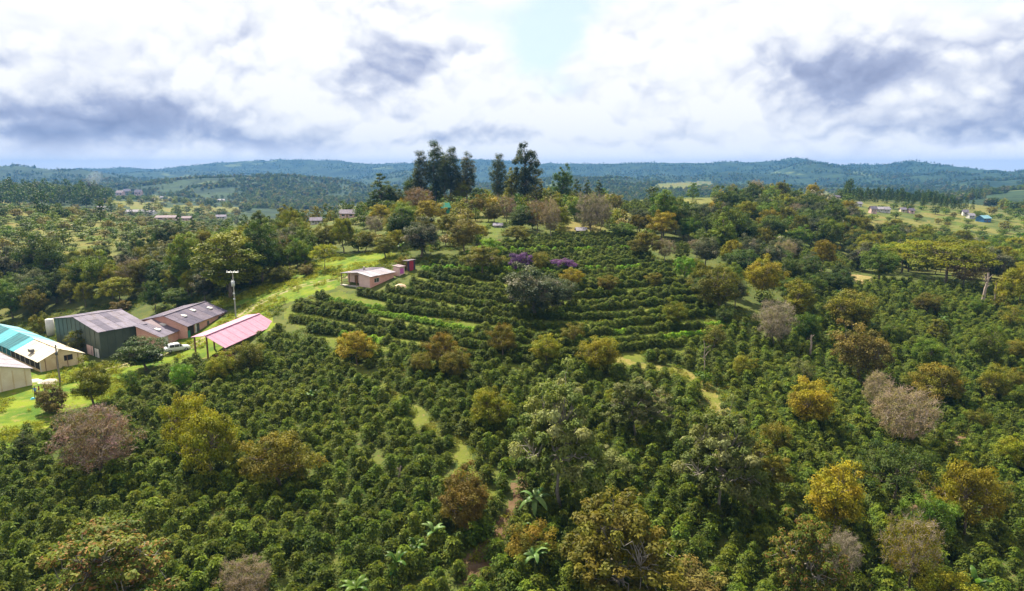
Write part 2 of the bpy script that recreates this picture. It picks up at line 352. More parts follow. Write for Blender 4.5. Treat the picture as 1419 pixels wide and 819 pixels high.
# ------------------------------------------------------------------ object helpers
def link(o, parent=None):
    COL.objects.link(o)
    if parent is not None: o.parent = parent
    return o
def empty(name, loc, label, cat, group=None):
    o = bpy.data.objects.new(name, None); o.empty_display_size = .5; o.location = loc; link(o)
    o['label'] = label; o['category'] = cat
    if group: o['group'] = group
    return o
def np_mesh(name, V, F, mats, mi=None, attrs=None, smooth=False):
    """V (n,3); F list of (m,k) int arrays (k = 3 or 4)"""
    me = bpy.data.meshes.new(name); F = [np.asarray(f, np.int32) for f in F if len(f)]
    nl = sum(f.size for f in F); nf = sum(len(f) for f in F)
    me.vertices.add(len(V)); me.vertices.foreach_set('co', np.asarray(V, np.float32).ravel())
    me.loops.add(nl); me.loops.foreach_set('vertex_index', np.concatenate([f.ravel() for f in F]))
    st = []; s0 = 0
    for f in F:
        st.append(s0 + np.arange(len(f)) * f.shape[1]); s0 += f.size
    me.polygons.add(nf); me.polygons.foreach_set('loop_start', np.concatenate(st).astype(np.int32))
    if mi is not None: me.polygons.foreach_set('material_index', np.asarray(mi, np.int32))
    if smooth: me.polygons.foreach_set('use_smooth', np.ones(nf, bool))
    for k, v in (attrs or {}).items():
        a = me.attributes.new(k, 'FLOAT', 'FACE'); a.data.foreach_set('value', np.asarray(v, np.float32))
    for mm in mats: me.materials.append(MATS[mm] if isinstance(mm, str) else mm)
    me.update(calc_edges=True); return me
def structure(name, me):
    o = bpy.data.objects.new(name, me); link(o); o['kind'] = 'structure'; return o

# ------------------------------------------------------------------ the ground sheet, split by what covers it
rr = [0.0, 8, 16, 24, 30]
r = 34.0
while r < 7600:
    rr.append(r); r += .7 if r < 230 else max(.7, r * .0125)
rr = np.array(rr)
th = np.concatenate([np.arange(-180, -46, 6.0), np.arange(-45, 45.01, .22), np.arange(46.5, 180, 6.0)]) * math.pi / 180
TH, RR = np.meshgrid(th, rr, indexing='xy')
GX, GY = RR * np.sin(TH), RR * np.cos(TH); GZ = height(GX, GY); GZ[0] = GZ[0].mean()
nr, nt = GX.shape
I = np.arange(nr * nt).reshape(nr, nt)
a = I[:-1, :]; b = np.roll(I, -1, 1)[:-1, :]; c = np.roll(I, -1, 1)[1:, :]; d = I[1:, :]
GF = np.stack([a, d, c, b], -1)[:, :, :].reshape(-1, 4)
GV = np.stack([GX, GY, GZ], -1).reshape(-1, 3)
FC = GV[GF].mean(1)
def zone_of(P):
    px, py, D = project(P); z = np.zeros(len(P), int)
    infront = (D > 20) & (P[:, 1] > 20)
    k = np.clip(80 / np.maximum(D, 20), .2, 1)
    px = px + wob_for(P, 0) * 3 * k; py = py + wob_for(P, 1) * 1.2 * k
    for poly in FIELDS: z[inpoly(px, py, poly) & (D > 170)] = 7
    z[inpoly(px, py, LAWN) & (D < 230)] = 1
    z[inpoly(px, py, TERR) & (D < 230)] = 8
    for poly in BARE: z[inpoly(px, py, poly) & (D < 300)] = 6
    near = np.hypot(P[:, 0], P[:, 1]) < 260; w = wob_for(P, 0) * .5
    z[near & (np.abs(line_dist(P[:, 0], P[:, 1], TRACK) - .8) + w * .35 < .34)] = 2
    z[near & (line_dist(P[:, 0], P[:, 1], PATH_G) + w * 1.4 < .8)] = 3
    z[near & (line_dist(P[:, 0], P[:, 1], PATH_T) + w * 1.3 < 1.7)] = 4
    z[near & (line_dist(P[:, 0], P[:, 1], SOIL) + w * 1.6 < .8)] = 5
    for s in SOIL2: z[near & (line_dist(P[:, 0], P[:, 1], s) + w * 1.8 < .55)] = 5
    z[~infront] = 0
    return z
def wob_for(P, i): return fbm(P[:, 0] / 3, P[:, 1] / 3, 3, 51 + 20 * i) * 5
fz = zone_of(FC)
ZN = ['ground', 'lawn', 'dirt_track', 'grass_path', 'footpath', 'bare_soil', 'bare_ground', 'field', 'terraced_slope']
ZM = ['mat_ground', 'mat_lawn', 'mat_track', 'mat_grasspath', 'mat_tanpath', 'mat_soil', 'mat_bare', 'mat_field', 'mat_terrace']
for k in range(9):
    f = GF[fz == k]
    if len(f) == 0: continue
    u, inv = np.unique(f.ravel(), return_inverse=True)
    structure(ZN[k], np_mesh(ZN[k], GV[u], [inv.reshape(-1, 4)], [ZM[k]], smooth=True))

# ------------------------------------------------------------------ buildings
def corr_mat(name, A, B, freq=5.5, axis=0, rough=.7, spec=.18, rust=None):
    """sheet metal: fine corrugation along the sheet, weather patches"""
    m, h, o = new_mat(name); at = h.n('ShaderNodeUVMap'); at.uv_map = 'UVMap'; tcn = h.n('ShaderNodeTexCoord'); obj = tcn.outputs['Object']
    s = h.n('ShaderNodeSeparateXYZ'); h.l(at.outputs[0], s.inputs[0]); u = s.outputs[0]
    c = h.mix(h.sm(h.noise(obj, .8, 6, .65), .35, .65), A, B)
    st = h.noise(h.xyz(h.m('MULTIPLY', u, 2.2), h.m('MULTIPLY', s.outputs[1], .25), 0), 1, 4, .6)
    c = h.mix(h.m('MULTIPLY', h.sm(st, .48, .68), .75), c, rust or tuple(x * .55 for x in A))
    lap = h.m('FRACT', h.m('ADD', h.m('MULTIPLY', s.outputs[1], .42), .1)); c = h.mix(h.m('MULTIPLY', h.sm(lap, .05, .0), .35), c, tuple(x * .5 for x in A))     # darker line at the sheet laps
    c = h.mix(h.m('MULTIPLY', h.sm(h.noise(obj, .33, 5, .7), .52, .66), .4), c, rust or tuple(x * .6 for x in A))
    p = h.n('ShaderNodeBsdfPrincipled'); h.put(p.inputs['Base Color'], c); p.inputs['Roughness'].default_value = rough; p.inputs['Specular IOR Level'].default_value = spec
    b = h.n('ShaderNodeBump'); b.inputs['Strength'].default_value = .7; b.inputs['Distance'].default_value = .06
    h.put(b.inputs['Height'], h.m('SINE', h.m('MULTIPLY', u, freq * 6.283))); h.l(b.outputs[0], p.inputs['Normal']); h.l(p.outputs[0], o.inputs[0])
corr_mat('roof_grey', (.21, .185, .255), (.155, .14, .195), rust=(.13, .10, .10)); corr_mat('roof_dark', (.115, .10, .155), (.085, .075, .12)); corr_mat('roof_slate', (.17, .145, .20), (.125, .105, .155), rust=(.12, .09, .10))
corr_mat('roof_pink', (.55, .29, .40), (.50, .26, .365), rust=(.45, .24, .32)); corr_mat('roof_zinc', (.32, .30, .37), (.25, .235, .29), rust=(.30, .24, .23)); corr_mat('roof_pinkish', (.30, .235, .265), (.24, .185, .215))
corr_mat('roof_plastic', (.56, .51, .42), (.47, .41, .32), freq=.8, rust=(.45, .36, .25)); corr_mat('roof_teal', (.05, .25, .31), (.08, .33, .39), freq=.8, rust=(.02, .16, .21)); corr_mat('roof_sky', (.18, .34, .41), (.14, .29, .36), freq=.8)
corr_mat('roof_white', (.42, .41, .49), (.35, .34, .41)); corr_mat('roof_tealdark', (.012, .10, .13), (.02, .14, .17), freq=.8)
surf('wall_green', (.062, .08, .058), (.05, .066, .047), .6, .6, .3, .3, 3, dirt=(.06, .075, .05)); surf('wall_pink', (.62, .34, .27), (.54, .28, .22), .8, .85, .2, .2, 6, dirt=(.40, .22, .16))
surf('wall_pinkpale', (.66, .46, .42), (.58, .40, .36), .8, .85, .2); surf('wall_plastic', (.60, .48, .30), (.50, .37, .21), .5, .5, .4, .3, 2, dirt=(.38, .26, .13)); surf('wall_cream', (.66, .58, .43), (.58, .48, .33), .5, .6, .3)
surf('painted_dark_inside', (.02, .02, .022), (.04, .035, .03), 1, .9); surf('white_paint', (.62, .60, .57), (.50, .48, .46), 1, .6); surf('timber', (.22, .12, .06), (.15, .085, .045), 2, .85, .2, .3, 10)  # the inside colour is painted shade for openings and the open shelter
surf('concrete', (.42, .38, .34), (.33, .30, .27), .8, .9, .2, .3, 5); surf('pale_concrete', (.62, .55, .47), (.54, .47, .40), .8, .9, .2); surf('brick_red', (.22, .07, .05), (.15, .05, .04), 1.5, .9, .2); surf('metal_dark', (.05, .05, .055), (.08, .08, .085), 2, .5, .5)
surf('blue_paint', (.03, .12, .30), (.04, .16, .36), 1, .4, .5); surf('teal_plastic', (.04, .34, .42), (.06, .42, .50), 1, .4, .5); surf('magenta_cloth', (.55, .14, .42), (.45, .10, .34), 1.5, .8); surf('dark_cloth', (.04, .03, .06), (.06, .04, .07), 1, .9)
surf('red_cloth', (.36, .03, .06), (.28, .03, .05), 1, .85); surf('netting', (.03, .20, .13), (.04, .26, .17), 1, .8); surf('sand', (.58, .44, .32), (.48, .34, .23), .8, .95, .1, .4, 6); surf('pole_wood', (.17, .14, .12), (.24, .21, .18), 2, .85, .2)
surf('pole_concrete', (.36, .34, .31), (.28, .26, .24), 2, .85, .2); surf('transformer', (.50, .52, .52), (.42, .44, .45), 2, .4, .5); surf('ceramic', (.7, .7, .68), (.6, .6, .58), 2, .3, .5)
m, h, o = new_mat('glass'); p = h.n('ShaderNodeBsdfPrincipled'); p.inputs['Base Color'].default_value = (.02, .025, .03, 1); p.inputs['Roughness'].default_value = .12; p.inputs['Specular IOR Level'].default_value = .8; h.l(p.outputs[0], o.inputs[0])

BLD = []; SRECT = []            # footprints, and what must stay in sight
class Bld:
    def __init__(s, name, label, cat, O, e1, e2, group=None):
        s.O = np.array(O, float); s.e1 = np.array([*e1, 0.]); s.e2 = np.array([*e2, 0.]); s.root = empty(name, tuple(O), label, cat, group)
    def w(s, p): return s.e1 * p[0] + s.e2 * p[1] + np.array([0, 0, p[2]])
    def part(s, name, hexas, mat, parent=None, label=None, uv=None):
        V = []; F = []
        for hx in hexas:
            k = len(V); V += [tuple(s.w(p)) for p in hx]
            F += [(k, k + 3, k + 2, k + 1), (k + 4, k + 5, k + 6, k + 7), (k, k + 1, k + 5, k + 4), (k + 1, k + 2, k + 6, k + 5), (k + 2, k + 3, k + 7, k + 6), (k + 3, k, k + 4, k + 7)]
        me = bpy.data.meshes.new(name); me.from_pydata(V, [], F); me.materials.append(MATS[mat]); bm = bmesh.new(); bm.from_mesh(me); bmesh.ops.recalc_face_normals(bm, faces=bm.faces)
        ul = bm.loops.layers.uv.new('UVMap'); loc = [p for hx in hexas for p in hx]
        for f in bm.faces:
            for l in f.loops: q_ = loc[l.vert.index]; l[ul].uv = (q_[0], q_[1]) if uv != 'b' else (q_[1], q_[0])
        bm.to_mesh(me); bm.free()
        o = bpy.data.objects.new(name, me); link(o, parent or s.root)
        if label: o['label'] = label
        return o
    @staticmethod
    def box(a0, a1, b0, b1, c0, c1): return [(a0, b0, c0), (a1, b0, c0), (a1, b1, c0), (a0, b1, c0), (a0, b0, c1), (a1, b0, c1), (a1, b1, c1), (a0, b1, c1)]
    def wall(s, axis, at, t, l0, l1, c0, c1, mat, ops=(), name='wall'):
        """slab wall along axis with openings (l0, l1, c0, c1)"""
        hx = []; cuts = sorted({l0, l1, *[x for o_ in ops for x in o_[:2]]})
        for x0, x1 in zip(cuts[:-1], cuts[1:]):
            oo = sorted([o_ for o_ in ops if o_[0] <= x0 + 1e-6 and o_[1] >= x1 - 1e-6], key=lambda o_: o_[2]); c = c0
            for o_ in oo:
                if o_[2] > c + .01: hx.append((x0, x1, c, o_[2]))
                c = o_[3]
            if c < c1 - .01: hx.append((x0, x1, c, c1))
        B = [s.box(a, b, at, at + t, c, d) if axis == 'a' else s.box(at, at + t, a, b, c, d) for a, b, c, d in hx]
        return s.part(name, B, mat)
    def window(s, axis, at, l0, l1, c0, c1, fmat='white_paint', glass=True, bars=1, name='window', out=-1):
        f = .07; d = .05
        def bx(a, b, c, e, d0=0, d1=.12):
            lo, hi = at + d0, at + d1
            return s.box(a, b, lo, hi, c, e) if axis == 'a' else s.box(lo, hi, a, b, c, e)
        fr = [bx(l0, l1, c0, c0 + f), bx(l0, l1, c1 - f, c1), bx(l0, l0 + f, c0 + f, c1 - f), bx(l1 - f, l1, c0 + f, c1 - f)]
        for i in range(bars): x = l0 + (l1 - l0) * (i + 1) / (bars + 1); fr.append(bx(x - .03, x + .03, c0 + f, c1 - f, .02, .10))
        w_ = s.part(name, fr, fmat)
        s.part('pane', [bx(l0 + f, l1 - f, c0 + f, c1 - f, .05, .07)], 'glass' if glass else 'painted_dark_inside', w_)
        return w_
    def end(s, a, t, prof, mat, c0=-.8):
        """end wall under a roof profile [(b, height)]"""
        hx = []
        for (b0, h0), (b1, h1) in zip(prof[:-1], prof[1:]): hx.append([(a, b0, c0), (a + t, b0, c0), (a + t, b1, c0), (a, b1, c0), (a, b0, h0), (a + t, b0, h0), (a + t, b1, h1), (a, b1, h1)])
        return s.part('wall', hx, mat)
    def slope(s, a0, a1, n, p0, p1, mats, th=.06, name='roof_sheet', nb=1):
        """a roof slope of n sheets side by side (and nb up the slope)"""
        for j in range(nb):
            q0 = [p0[k] + (p1[k] - p0[k]) * j / nb for k in (0, 1)]; q1 = [p0[k] + (p1[k] - p0[k]) * (j + 1) / nb for k in (0, 1)]
            for i in range(n):
                x0 = a0 + (a1 - a0) * i / n; x1 = a0 + (a1 - a0) * (i + 1) / n; dz = .02 * (i % 2) + .015 * j; g_ = .015; mt = mats[i][j] if isinstance(mats, list) and isinstance(mats[0], (list, tuple)) else mats if isinstance(mats, str) else mats[rng.integers(len(mats))]
                s.part(name, [[(x0 + g_, q0[0], q0[1] + dz), (x1 - g_, q0[0], q0[1] + dz), (x1 - g_, q1[0], q1[1] + dz), (x0 + g_, q1[0], q1[1] + dz),
                               (x0 + g_, q0[0], q0[1] + dz + th), (x1 - g_, q0[0], q0[1] + dz + th), (x1 - g_, q1[0], q1[1] + dz + th), (x0 + g_, q1[0], q1[1] + dz + th)]], mt)
def frame2(A, C, far=True):
    e1 = (C - A)[:2]; L = np.hypot(*e1); e1 = e1 / L; e2 = np.array([-e1[1], e1[0]])
    return e1, e2, L
def foot(b, a0, a1, b0, b1):
    nx, ny = max(1, int((a1 - a0) / 4)), max(1, int((b1 - b0) / 4))
    for i in range(nx + 1):
        for j in range(ny + 1):
            p = b.O + b.w((a0 + (a1 - a0) * i / nx, b0 + (b1 - b0) * j / ny, 0)); BLD.append((p[0], p[1], 3.2))

# --- green warehouse: e1 along the eave wall, e2 along the gable to the left
zg = -34.9; ze = zg + 5.7
A = at_z(137, 460, ze); Bp = at_z(75, 441, ze); C_ = at_z(199, 447, ze)
e2 = (Bp - A)[:2]; Wd_ = np.hypot(*e2); e2 /= Wd_; e1 = np.array([e2[1], -e2[0]]); e1 = e1 if np.dot(e1, (C_ - A)[:2]) > 0 else -e1; Ln = float(np.dot(e1, (C_ - A)[:2])) - .5
b = Bld('warehouse', 'tall dark green metal warehouse with a patched grey-purple gable roof', 'warehouse', (A[0], A[1], zg + CAMZ), e1, e2)
H_ = 5.7; rd = 1.5; mid = Wd_ / 2
b.wall('a', 0, .15, 0, Ln, -.8, H_, 'wall_green', [(4.2, 6.6, -.8, 3.2)])
b.part('doorway', [b.box(4.2, 6.6, .05, .12, -.8, 3.2)], 'painted_dark_inside')  # near-black sheet closes the opening, its unlit interior painted as colour
b.end(0, .15, [(.15, H_), (mid, H_ + rd), (Wd_ - .15, H_)], 'wall_green'); b.end(Ln - .15, .15, [(.15, H_), (mid, H_ + rd), (Wd_ - .15, H_)], 'wall_green')
b.wall('a', Wd_ - .15, .15, 0, Ln, -.8, H_, 'wall_green')
for i in range(1, 10): b.part('cladding_rib', [b.box(-.06, 0, Wd_ * i / 10 - .05, Wd_ * i / 10 + .05, -.6, H_ + .02 + rd * (1 - abs(i / 5 - 1)) - .06)], 'wall_green')
for i in range(1, 6): b.part('cladding_rib', [b.box(Ln * i / 6 - .05, Ln * i / 6 + .05, -.06, 0, -.6, H_ - .08)], 'wall_green')
b.part('door', [b.box(-.03, 0, 1.0, 2.6, -.6, 2.2)], 'white_paint'); b.part('door', [b.box(-.03, 0, 3.4, 6.2, -.6, 2.4)], 'wall_pinkpale', label='pale pink boarded door')
ms = [['roof_grey', 'roof_grey', 'roof_grey'], ['roof_dark', 'roof_dark', 'roof_grey'], ['roof_grey', 'roof_grey', 'roof_grey'], ['roof_grey', 'roof_dark', 'roof_dark'], ['roof_grey', 'roof_grey', 'roof_grey'], ['roof_slate', 'roof_grey', 'roof_grey']]
b.slope(-.4, Ln + .4, 6, (-.5, H_ - .02), (mid, H_ + rd + .04), ms, nb=3); b.slope(-.5, Ln + .5, 6, (Wd_ + .4, H_ - .02), (mid, H_ + rd + .04), [[x for x in reversed(r_)] for r_ in ms], nb=3)
b.part('ridge_cap', [b.box(-.5, Ln + .5, mid - .25, mid + .25, H_ + rd + .13, H_ + rd + .2)], 'roof_grey'); foot(b, 0, Ln, 0, Wd_)
# white water tank behind the warehouse
# --- drying greenhouse with teal tarpaulins
zg = -34.7; ze = zg + 2.1
A = at_z(54.3, 500.8, ze); C_ = at_z(114.8, 489.2, ze); e1, e2, Ln = frame2(A, C_)          # e1 = along the gable, e2 = back along the house
b = Bld('greenhouse', 'long low plastic greenhouse with teal tarpaulins over its far half', 'greenhouse', (A[0], A[1], zg + CAMZ), e1, e2)
Wd_ = Ln; mid = Wd_ * .48; rd = 1.5; Lg = 34; Hh = 2.1
def gend(bb, y, t, c0=-.6, mat='wall_plastic', op=None):
    pr = [(0, Hh), (mid, Hh + rd), (Wd_, Hh)]; hx = []
    xs_ = sorted({0, mid, Wd_, *(op[:2] if op else ())})
    zt = lambda x: float(np.interp(x, [p[0] for p in pr], [p[1] for p in pr]))
    for x0, x1 in zip(xs_[:-1], xs_[1:]):
        sp = [(c0, None)] if not (op and x0 >= op[0] - .01 and x1 <= op[1] + .01) else [(c0, op[2]), (op[3], None)]
        for lo, hi in sp: hx.append([(x0, y, lo), (x1, y, lo), (x1, y + t, lo), (x0, y + t, lo), (x0, y, hi or zt(x0)), (x1, y, hi or zt(x1)), (x1, y + t, hi or zt(x1)), (x0, y + t, hi or zt(x0))])
    return bb.part('wall', hx, mat)
gend(b, 0, .08, op=(mid + .5, mid + 1.9, 1.3, 2.3)); b.part('doorway', [b.box(mid + .5, mid + 1.9, .03, .06, 1.3, 2.3)], 'painted_dark_inside'); gend(b, Lg, .08)  # dark sheet in the gable opening paints its shaded inside
for i in range(4): b.part('post', [b.box(Wd_ * (i + .5) / 4 - .05, Wd_ * (i + .5) / 4 + .05, -.05, 0, -.6, Hh + .2)], 'timber')
def long_wall(bb, x, t, n, L_, mat):
    for i in range(n + 1): bb.part('post', [bb.box(x, x + t, L_ * i / n - .07, L_ * i / n + .07, -.6, Hh)], 'white_paint')
    bb.part('base_wall', [bb.box(x + .01, x + t - .01, 0, L_, -.6, .5)], 'wall_plastic')
    for i in range(n): bb.part('dark_side_panel', [bb.box(x + .03, x + .06, L_ * i / n + .07, L_ * (i + 1) / n - .07, .5, Hh - .1)], mat if i < n * .42 else 'roof_tealdark')  # near panels are near-black: interior shade painted into the side openings
long_wall(b, 0, .12, 14, Lg, 'painted_dark_inside'); long_wall(b, Wd_ - .12, .12, 14, Lg, 'painted_dark_inside')
def gslope(bb, side, y0, y1, n, mats):
    x0, x1 = (-.35, mid) if side == 0 else (Wd_ + .35, mid); z0 = Hh - rd * .35 / mid
    for i in range(n):
        a_, c_ = y0 + (y1 - y0) * i / n + .02, y0 + (y1 - y0) * (i + 1) / n - .02; dz = .04 + .03 * (i % 2)
        bb.part('roof_sheet', [[(x0, a_, z0 + dz), (x1, a_, Hh + rd + dz), (x1, c_, Hh + rd + dz), (x0, c_, z0 + dz), (x0, a_, z0 + dz + .04), (x1, a_, Hh + rd + dz + .04), (x1, c_, Hh + rd + dz + .04), (x0, c_, z0 + dz + .04)]], mats[i % len(mats)], uv='b')
gslope(b, 0, -.3, 11.5, 6, ['roof_plastic']); gslope(b, 1, -.3, 12.5, 6, ['roof_plastic'])
gslope(b, 0, 11.5, Lg, 8, ['roof_teal', 'roof_tealdark', 'roof_tealdark', 'roof_teal']); gslope(b, 1, 12.5, Lg, 8, ['roof_sky', 'roof_sky', 'roof_teal'])
b.part('ridge_cap', [b.box(mid - .2, mid + .2, -.3, 12, Hh + rd + .12, Hh + rd + .17)], 'wall_plastic'); b.part('roof_vent', [b.box(mid - 3.0, mid - 2.3, 5, 6.2, Hh + rd * .45, Hh + rd * .8)], 'metal_dark')
foot(b, 0, Wd_, 0, Lg); Ge1, Ge2 = e1, e2
# --- second greenhouse, cut by the left edge
zg = -34.9; Hh = 3.1; rd = 1.6; A = at_z(42, 510.5, zg + Hh); Wd_ = 10.; mid = 5.; Lg = 22
O = np.array([A[0], A[1], zg + CAMZ]) - np.array([*(Ge1 * Wd_), 0])
b = Bld('greenhouse', 'pale cream greenhouse with a white roof cut by the left edge', 'greenhouse', tuple(O), Ge1, Ge2)
gend(b, 0, .08, mat='wall_cream'); gend(b, Lg, .08, mat='wall_cream')
for i in range(6): b.part('post', [b.box(Wd_ * (i + .5) / 6 - .06, Wd_ * (i + .5) / 6 + .06, -.06, 0, -.6, Hh + .3)], 'wall_plastic')
for x in (0, Wd_ - .08): b.part('wall', [b.box(x, x + .08, .08, Lg, -.6, Hh)], 'wall_cream')
gslope(b, 0, -.3, Lg, 8, ['roof_zinc', 'roof_plastic']); gslope(b, 1, -.3, Lg, 8, ['roof_zinc']); foot(b, 0, Wd_, 0, Lg)
# --- low pink building with the two skylights
def pinkhouse(name, label, Apx, Cpx, zg, eh, prof, back, n, roofm, ops, wallm='wall_pink', ext0=0, ext1=0, sky=(), cat='building', over=.45, dark=()):
    A = at_z(*Apx, zg + eh); C_ = at_z(*Cpx, zg + eh); e1, e2, Ln = frame2(A, C_)
    O = np.array([A[0], A[1], zg + CAMZ]); b = Bld(name, label, cat, tuple(O), e1, e2); a0, a1 = -ext0, Ln + ext1
    pr = [(w_ + (0 if w_ else .0), eh + dz) for w_, dz in prof]
    b.wall('a', .0, .2, a0, a1, -1.2, eh - .02, wallm, [o_[:4] for o_ in ops])
    for o_ in ops:
        if o_[4] == 'win': b.window('a', .05, *o_[:4])
        elif o_[4] == 'door': b.part('door', [b.box(o_[0], o_[1], .06, .12, o_[2], o_[3])], o_[5])
        else: b.part('doorway', [b.box(o_[0], o_[1], .14, .18, o_[2], o_[3])], 'painted_dark_inside')  # open doorways get a near-black sheet as painted interior shade
    pe = [(.2, pr[0][1])] + pr[1:]
    b.end(a0, .2, pe, wallm, -1.2); b.end(a1 - .2, .2, pe, wallm, -1.2); b.wall('a', pr[-1][0], .2, a0, a1, -1.2, pr[-1][1] - .02, wallm)
    for k, ((w0, h0), (w1, h1)) in enumerate(zip(pr[:-1], pr[1:])):
        s_ = (h1 - h0) / (w1 - w0); q0 = (w0 - over, h0 - over * s_ + .03) if k == 0 else (w0, h0 + .03); q1 = (w1 + over, h1 + over * s_ + .03) if k == len(pr) - 2 else (w1, h1 + .03)
        b.slope(a0 - .4, a1 + .4, n, q0, q1, roofm, nb=2)
    if len(pr) > 2: b.part('ridge_cap', [b.box(a0 - .4, a1 + .4, pr[1][0] - .2, pr[1][0] + .2, pr[1][1] + .14, pr[1][1] + .2)], roofm[0])
    for (a, w_) in sky:
        z = np.interp(w_, [p_[0] for p_ in pr], [p_[1] for p_ in pr]); b.part('skylight', [[(a - .4, w_ - .5, z - .2 + .16), (a + .4, w_ - .5, z + .0), (a + .4, w_ + .5, z + .22), (a - .4, w_ + .5, z + .22), (a - .4, w_ - .5, z + .2), (a + .4, w_ - .5, z + .2), (a + .4, w_ + .5, z + .42), (a - .4, w_ + .5, z + .42)]], 'white_paint')
    foot(b, a0, a1, 0, pr[-1][0]); return b
b1 = pinkhouse('outbuilding', 'low pink outbuilding with two skylights beside the green warehouse', (224, 466), (256, 453.5), -33.5, 2.4, [(0, 0), (4.7, 1.9)], 7.5, 5, ['roof_pinkish', 'roof_grey'], [(.4, 2.0, -1.2, 2.0, 'door', 'white_paint'), (5.2, 5.3, -1.2, 2.3, 'door', 'timber')], ext0=.3, sky=[(1.6, 1.8), (4.6, 2.6)])
b2 = pinkhouse('outbuilding', 'long pink outbuilding with a dark slate-grey gable roof', (258.5, 451.5), (312, 431), -32.9, 2.7, [(0, 0), (4.6, 1.9), (9.5, .9)], 9.5, 8, ['roof_slate', 'roof_slate', 'roof_dark'], [(.3, 2.6, -1.2, 2.4, 'open'), (3.3, 4.4, -1.2, 2.3, 'door', 'metal_dark'), (7.2, 8.1, .9, 2.1, 'win'), (11.6, 12.6, 1.1, 2.1, 'win')], sky=[(3.4, 2.6), (7.6, 3.2), (12.2, 2.2)])
b2.part('door_post', [b2.box(2.75, 3.15, -.12, -.01, -1.2, 2.5)], 'white_paint'); b2.part('door', [b2.box(.15, .9, -.1, -.02, -1.2, 1.6)], 'netting', label='green half door')
# --- open-sided shed with the pink roof
zg = -33.2; eh = 2.8; A = at_z(312, 482.7, zg + eh); C_ = at_z(384, 449.5, zg + eh); e1, e2, Ln = frame2(A, C_)
b = Bld('open_shed', 'open-sided shed with a bright pink corrugated roof on timber posts', 'shed', (A[0], A[1], zg + CAMZ), e1, e2); rh = 2.05
b.slope(0, Ln, 16, (0, eh), (3.7, eh + rh), 'roof_pink'); b.slope(0, Ln, 16, (3.7, eh + rh), (6.4, eh + rh - .32), 'roof_pink'); b.part('ridge_cap', [b.box(0, Ln, 3.5, 3.9, eh + rh + .1, eh + rh + .15)], 'roof_pink')
for a_ in (.5, Ln * .33, Ln * .66, Ln - .5):
    b.part('post', [b.box(a_ - .11, a_ + .11, .4, .62, -1, eh + .15)], 'timber'); b.part('post', [b.box(a_ - .11, a_ + .11, 5.9, 6.12, -1, eh + rh - .35)], 'timber'); b.part('rafter', [[(a_ - .06, .2, eh), (a_ + .06, .2, eh), (a_ + .06, 3.7, eh + rh - .06), (a_ - .06, 3.7, eh + rh - .06), (a_ - .06, .2, eh - .16), (a_ + .06, .2, eh - .16), (a_ + .06, 3.7, eh + rh - .22), (a_ - .06, 3.7, eh + rh - .22)]], 'timber')
b.part('post', [b.box(.4, .62, 3.6, 3.82, -1, eh + rh - .1)], 'timber'); b.part('floor_slab', [b.box(-.5, Ln + .3, -.2, 7.0, -1.2, .05)], 'pale_concrete'); b.part('wall', [b.box(Ln - 5, Ln - 4.8, .5, 6, .05, 2.4), b.box(Ln - 4.8, Ln - .9, .45, .6, .05, 1.5)], 'wall_pink'); b.part('door', [b.box(Ln - .8, Ln - .1, .4, .48, .05, 2.2)], 'white_paint'); foot(b, 0, Ln, 0, 6.4); SHED = b; SHED_L = Ln
# --- pink house amid the terraces
zg = -25.5; K_ = at_z(513.6, 398.8, zg); C_ = at_z(545.8, 391.8, zg); e1 = (C_ - K_)[:2]; L1_ = np.hypot(*e1); e1 /= L1_; e2 = np.array([-e1[1], e1[0]])
b = Bld('pink_house', 'small pink farmhouse with white metal roof and open porch amid the terraces', 'house', (K_[0], K_[1], zg + CAMZ), e1, e2); hh = 2.5
b.wall('a', 0, .18, 0, L1_, -.8, hh, 'wall_pink', [(1.3, 3.0, .9, 1.95)]); b.window('a', .05, 1.3, 3.0, .9, 1.95, bars=1)
b.end(0, .18, [(.18, hh), (3.4, hh + .55)], 'wall_pinkpale', -.8); b.end(L1_ - .18, .18, [(.18, hh), (3.4, hh + .55)], 'wall_pink', -.8)
b.slope(-.4, L1_ + .4, 7, (-.5, hh), (3.5, hh + .68), ['roof_zinc', 'roof_zinc', 'roof_white'])
b.part('wall', [b.box(1.7, L1_ + .6, 3.4, 3.58, -.8, hh + .5), b.box(1.7, 1.88, 3.58, 8.4, -.8, hh + .4), b.box(1.7, L1_ + .6, 8.2, 8.38, -.8, hh + .1), b.box(L1_ + .42, L1_ + .6, 3.58, 8.2, -.8, hh + .4)], 'wall_pinkpale')
b.slope(-.6, 2.7, 3, (3.5, hh + .72), (8.7, hh + .2), ['roof_zinc', 'roof_grey'], nb=2); b.slope(2.7, L1_ + 1.1, 6, (3.5, hh + .74), (8.7, hh + .25), ['roof_slate', 'roof_dark', 'roof_grey'], nb=2)
b.part('porch_floor', [b.box(-.7, 1.7, 3.2, 8.5, -.1, .12)], 'concrete'); b.part('porch_base', [b.box(-.65, 1.7, 3.25, 8.4, -1.4, -.1)], 'brick_red')
for y in (3.7, 5.8, 8.2): b.part('post', [b.box(-.55, -.41, y - .07, y + .07, .12, hh + .25)], 'timber')
b.part('door', [b.box(1.62, 1.69, 5.3, 6.2, .12, 2.1)], 'timber'); b.window('b', 1.6, 4.0, 4.8, .9, 1.9, 'timber', bars=0); b.part('railing', [b.box(-.6, -.5, 5.9, 8.2, .55, .62), b.box(-.6, -.5, 5.9, 8.2, .9, .97)], 'timber')
b.part('chimney', [b.box(4.0, 4.4, 5.4, 5.8, hh, hh + 1.3)], 'concrete'); foot(b, -.5, L1_ + 1, 0, 8.4); PH = b
def onland(p): return (p[0], p[1], float(height(p[0], p[1])) + .15)
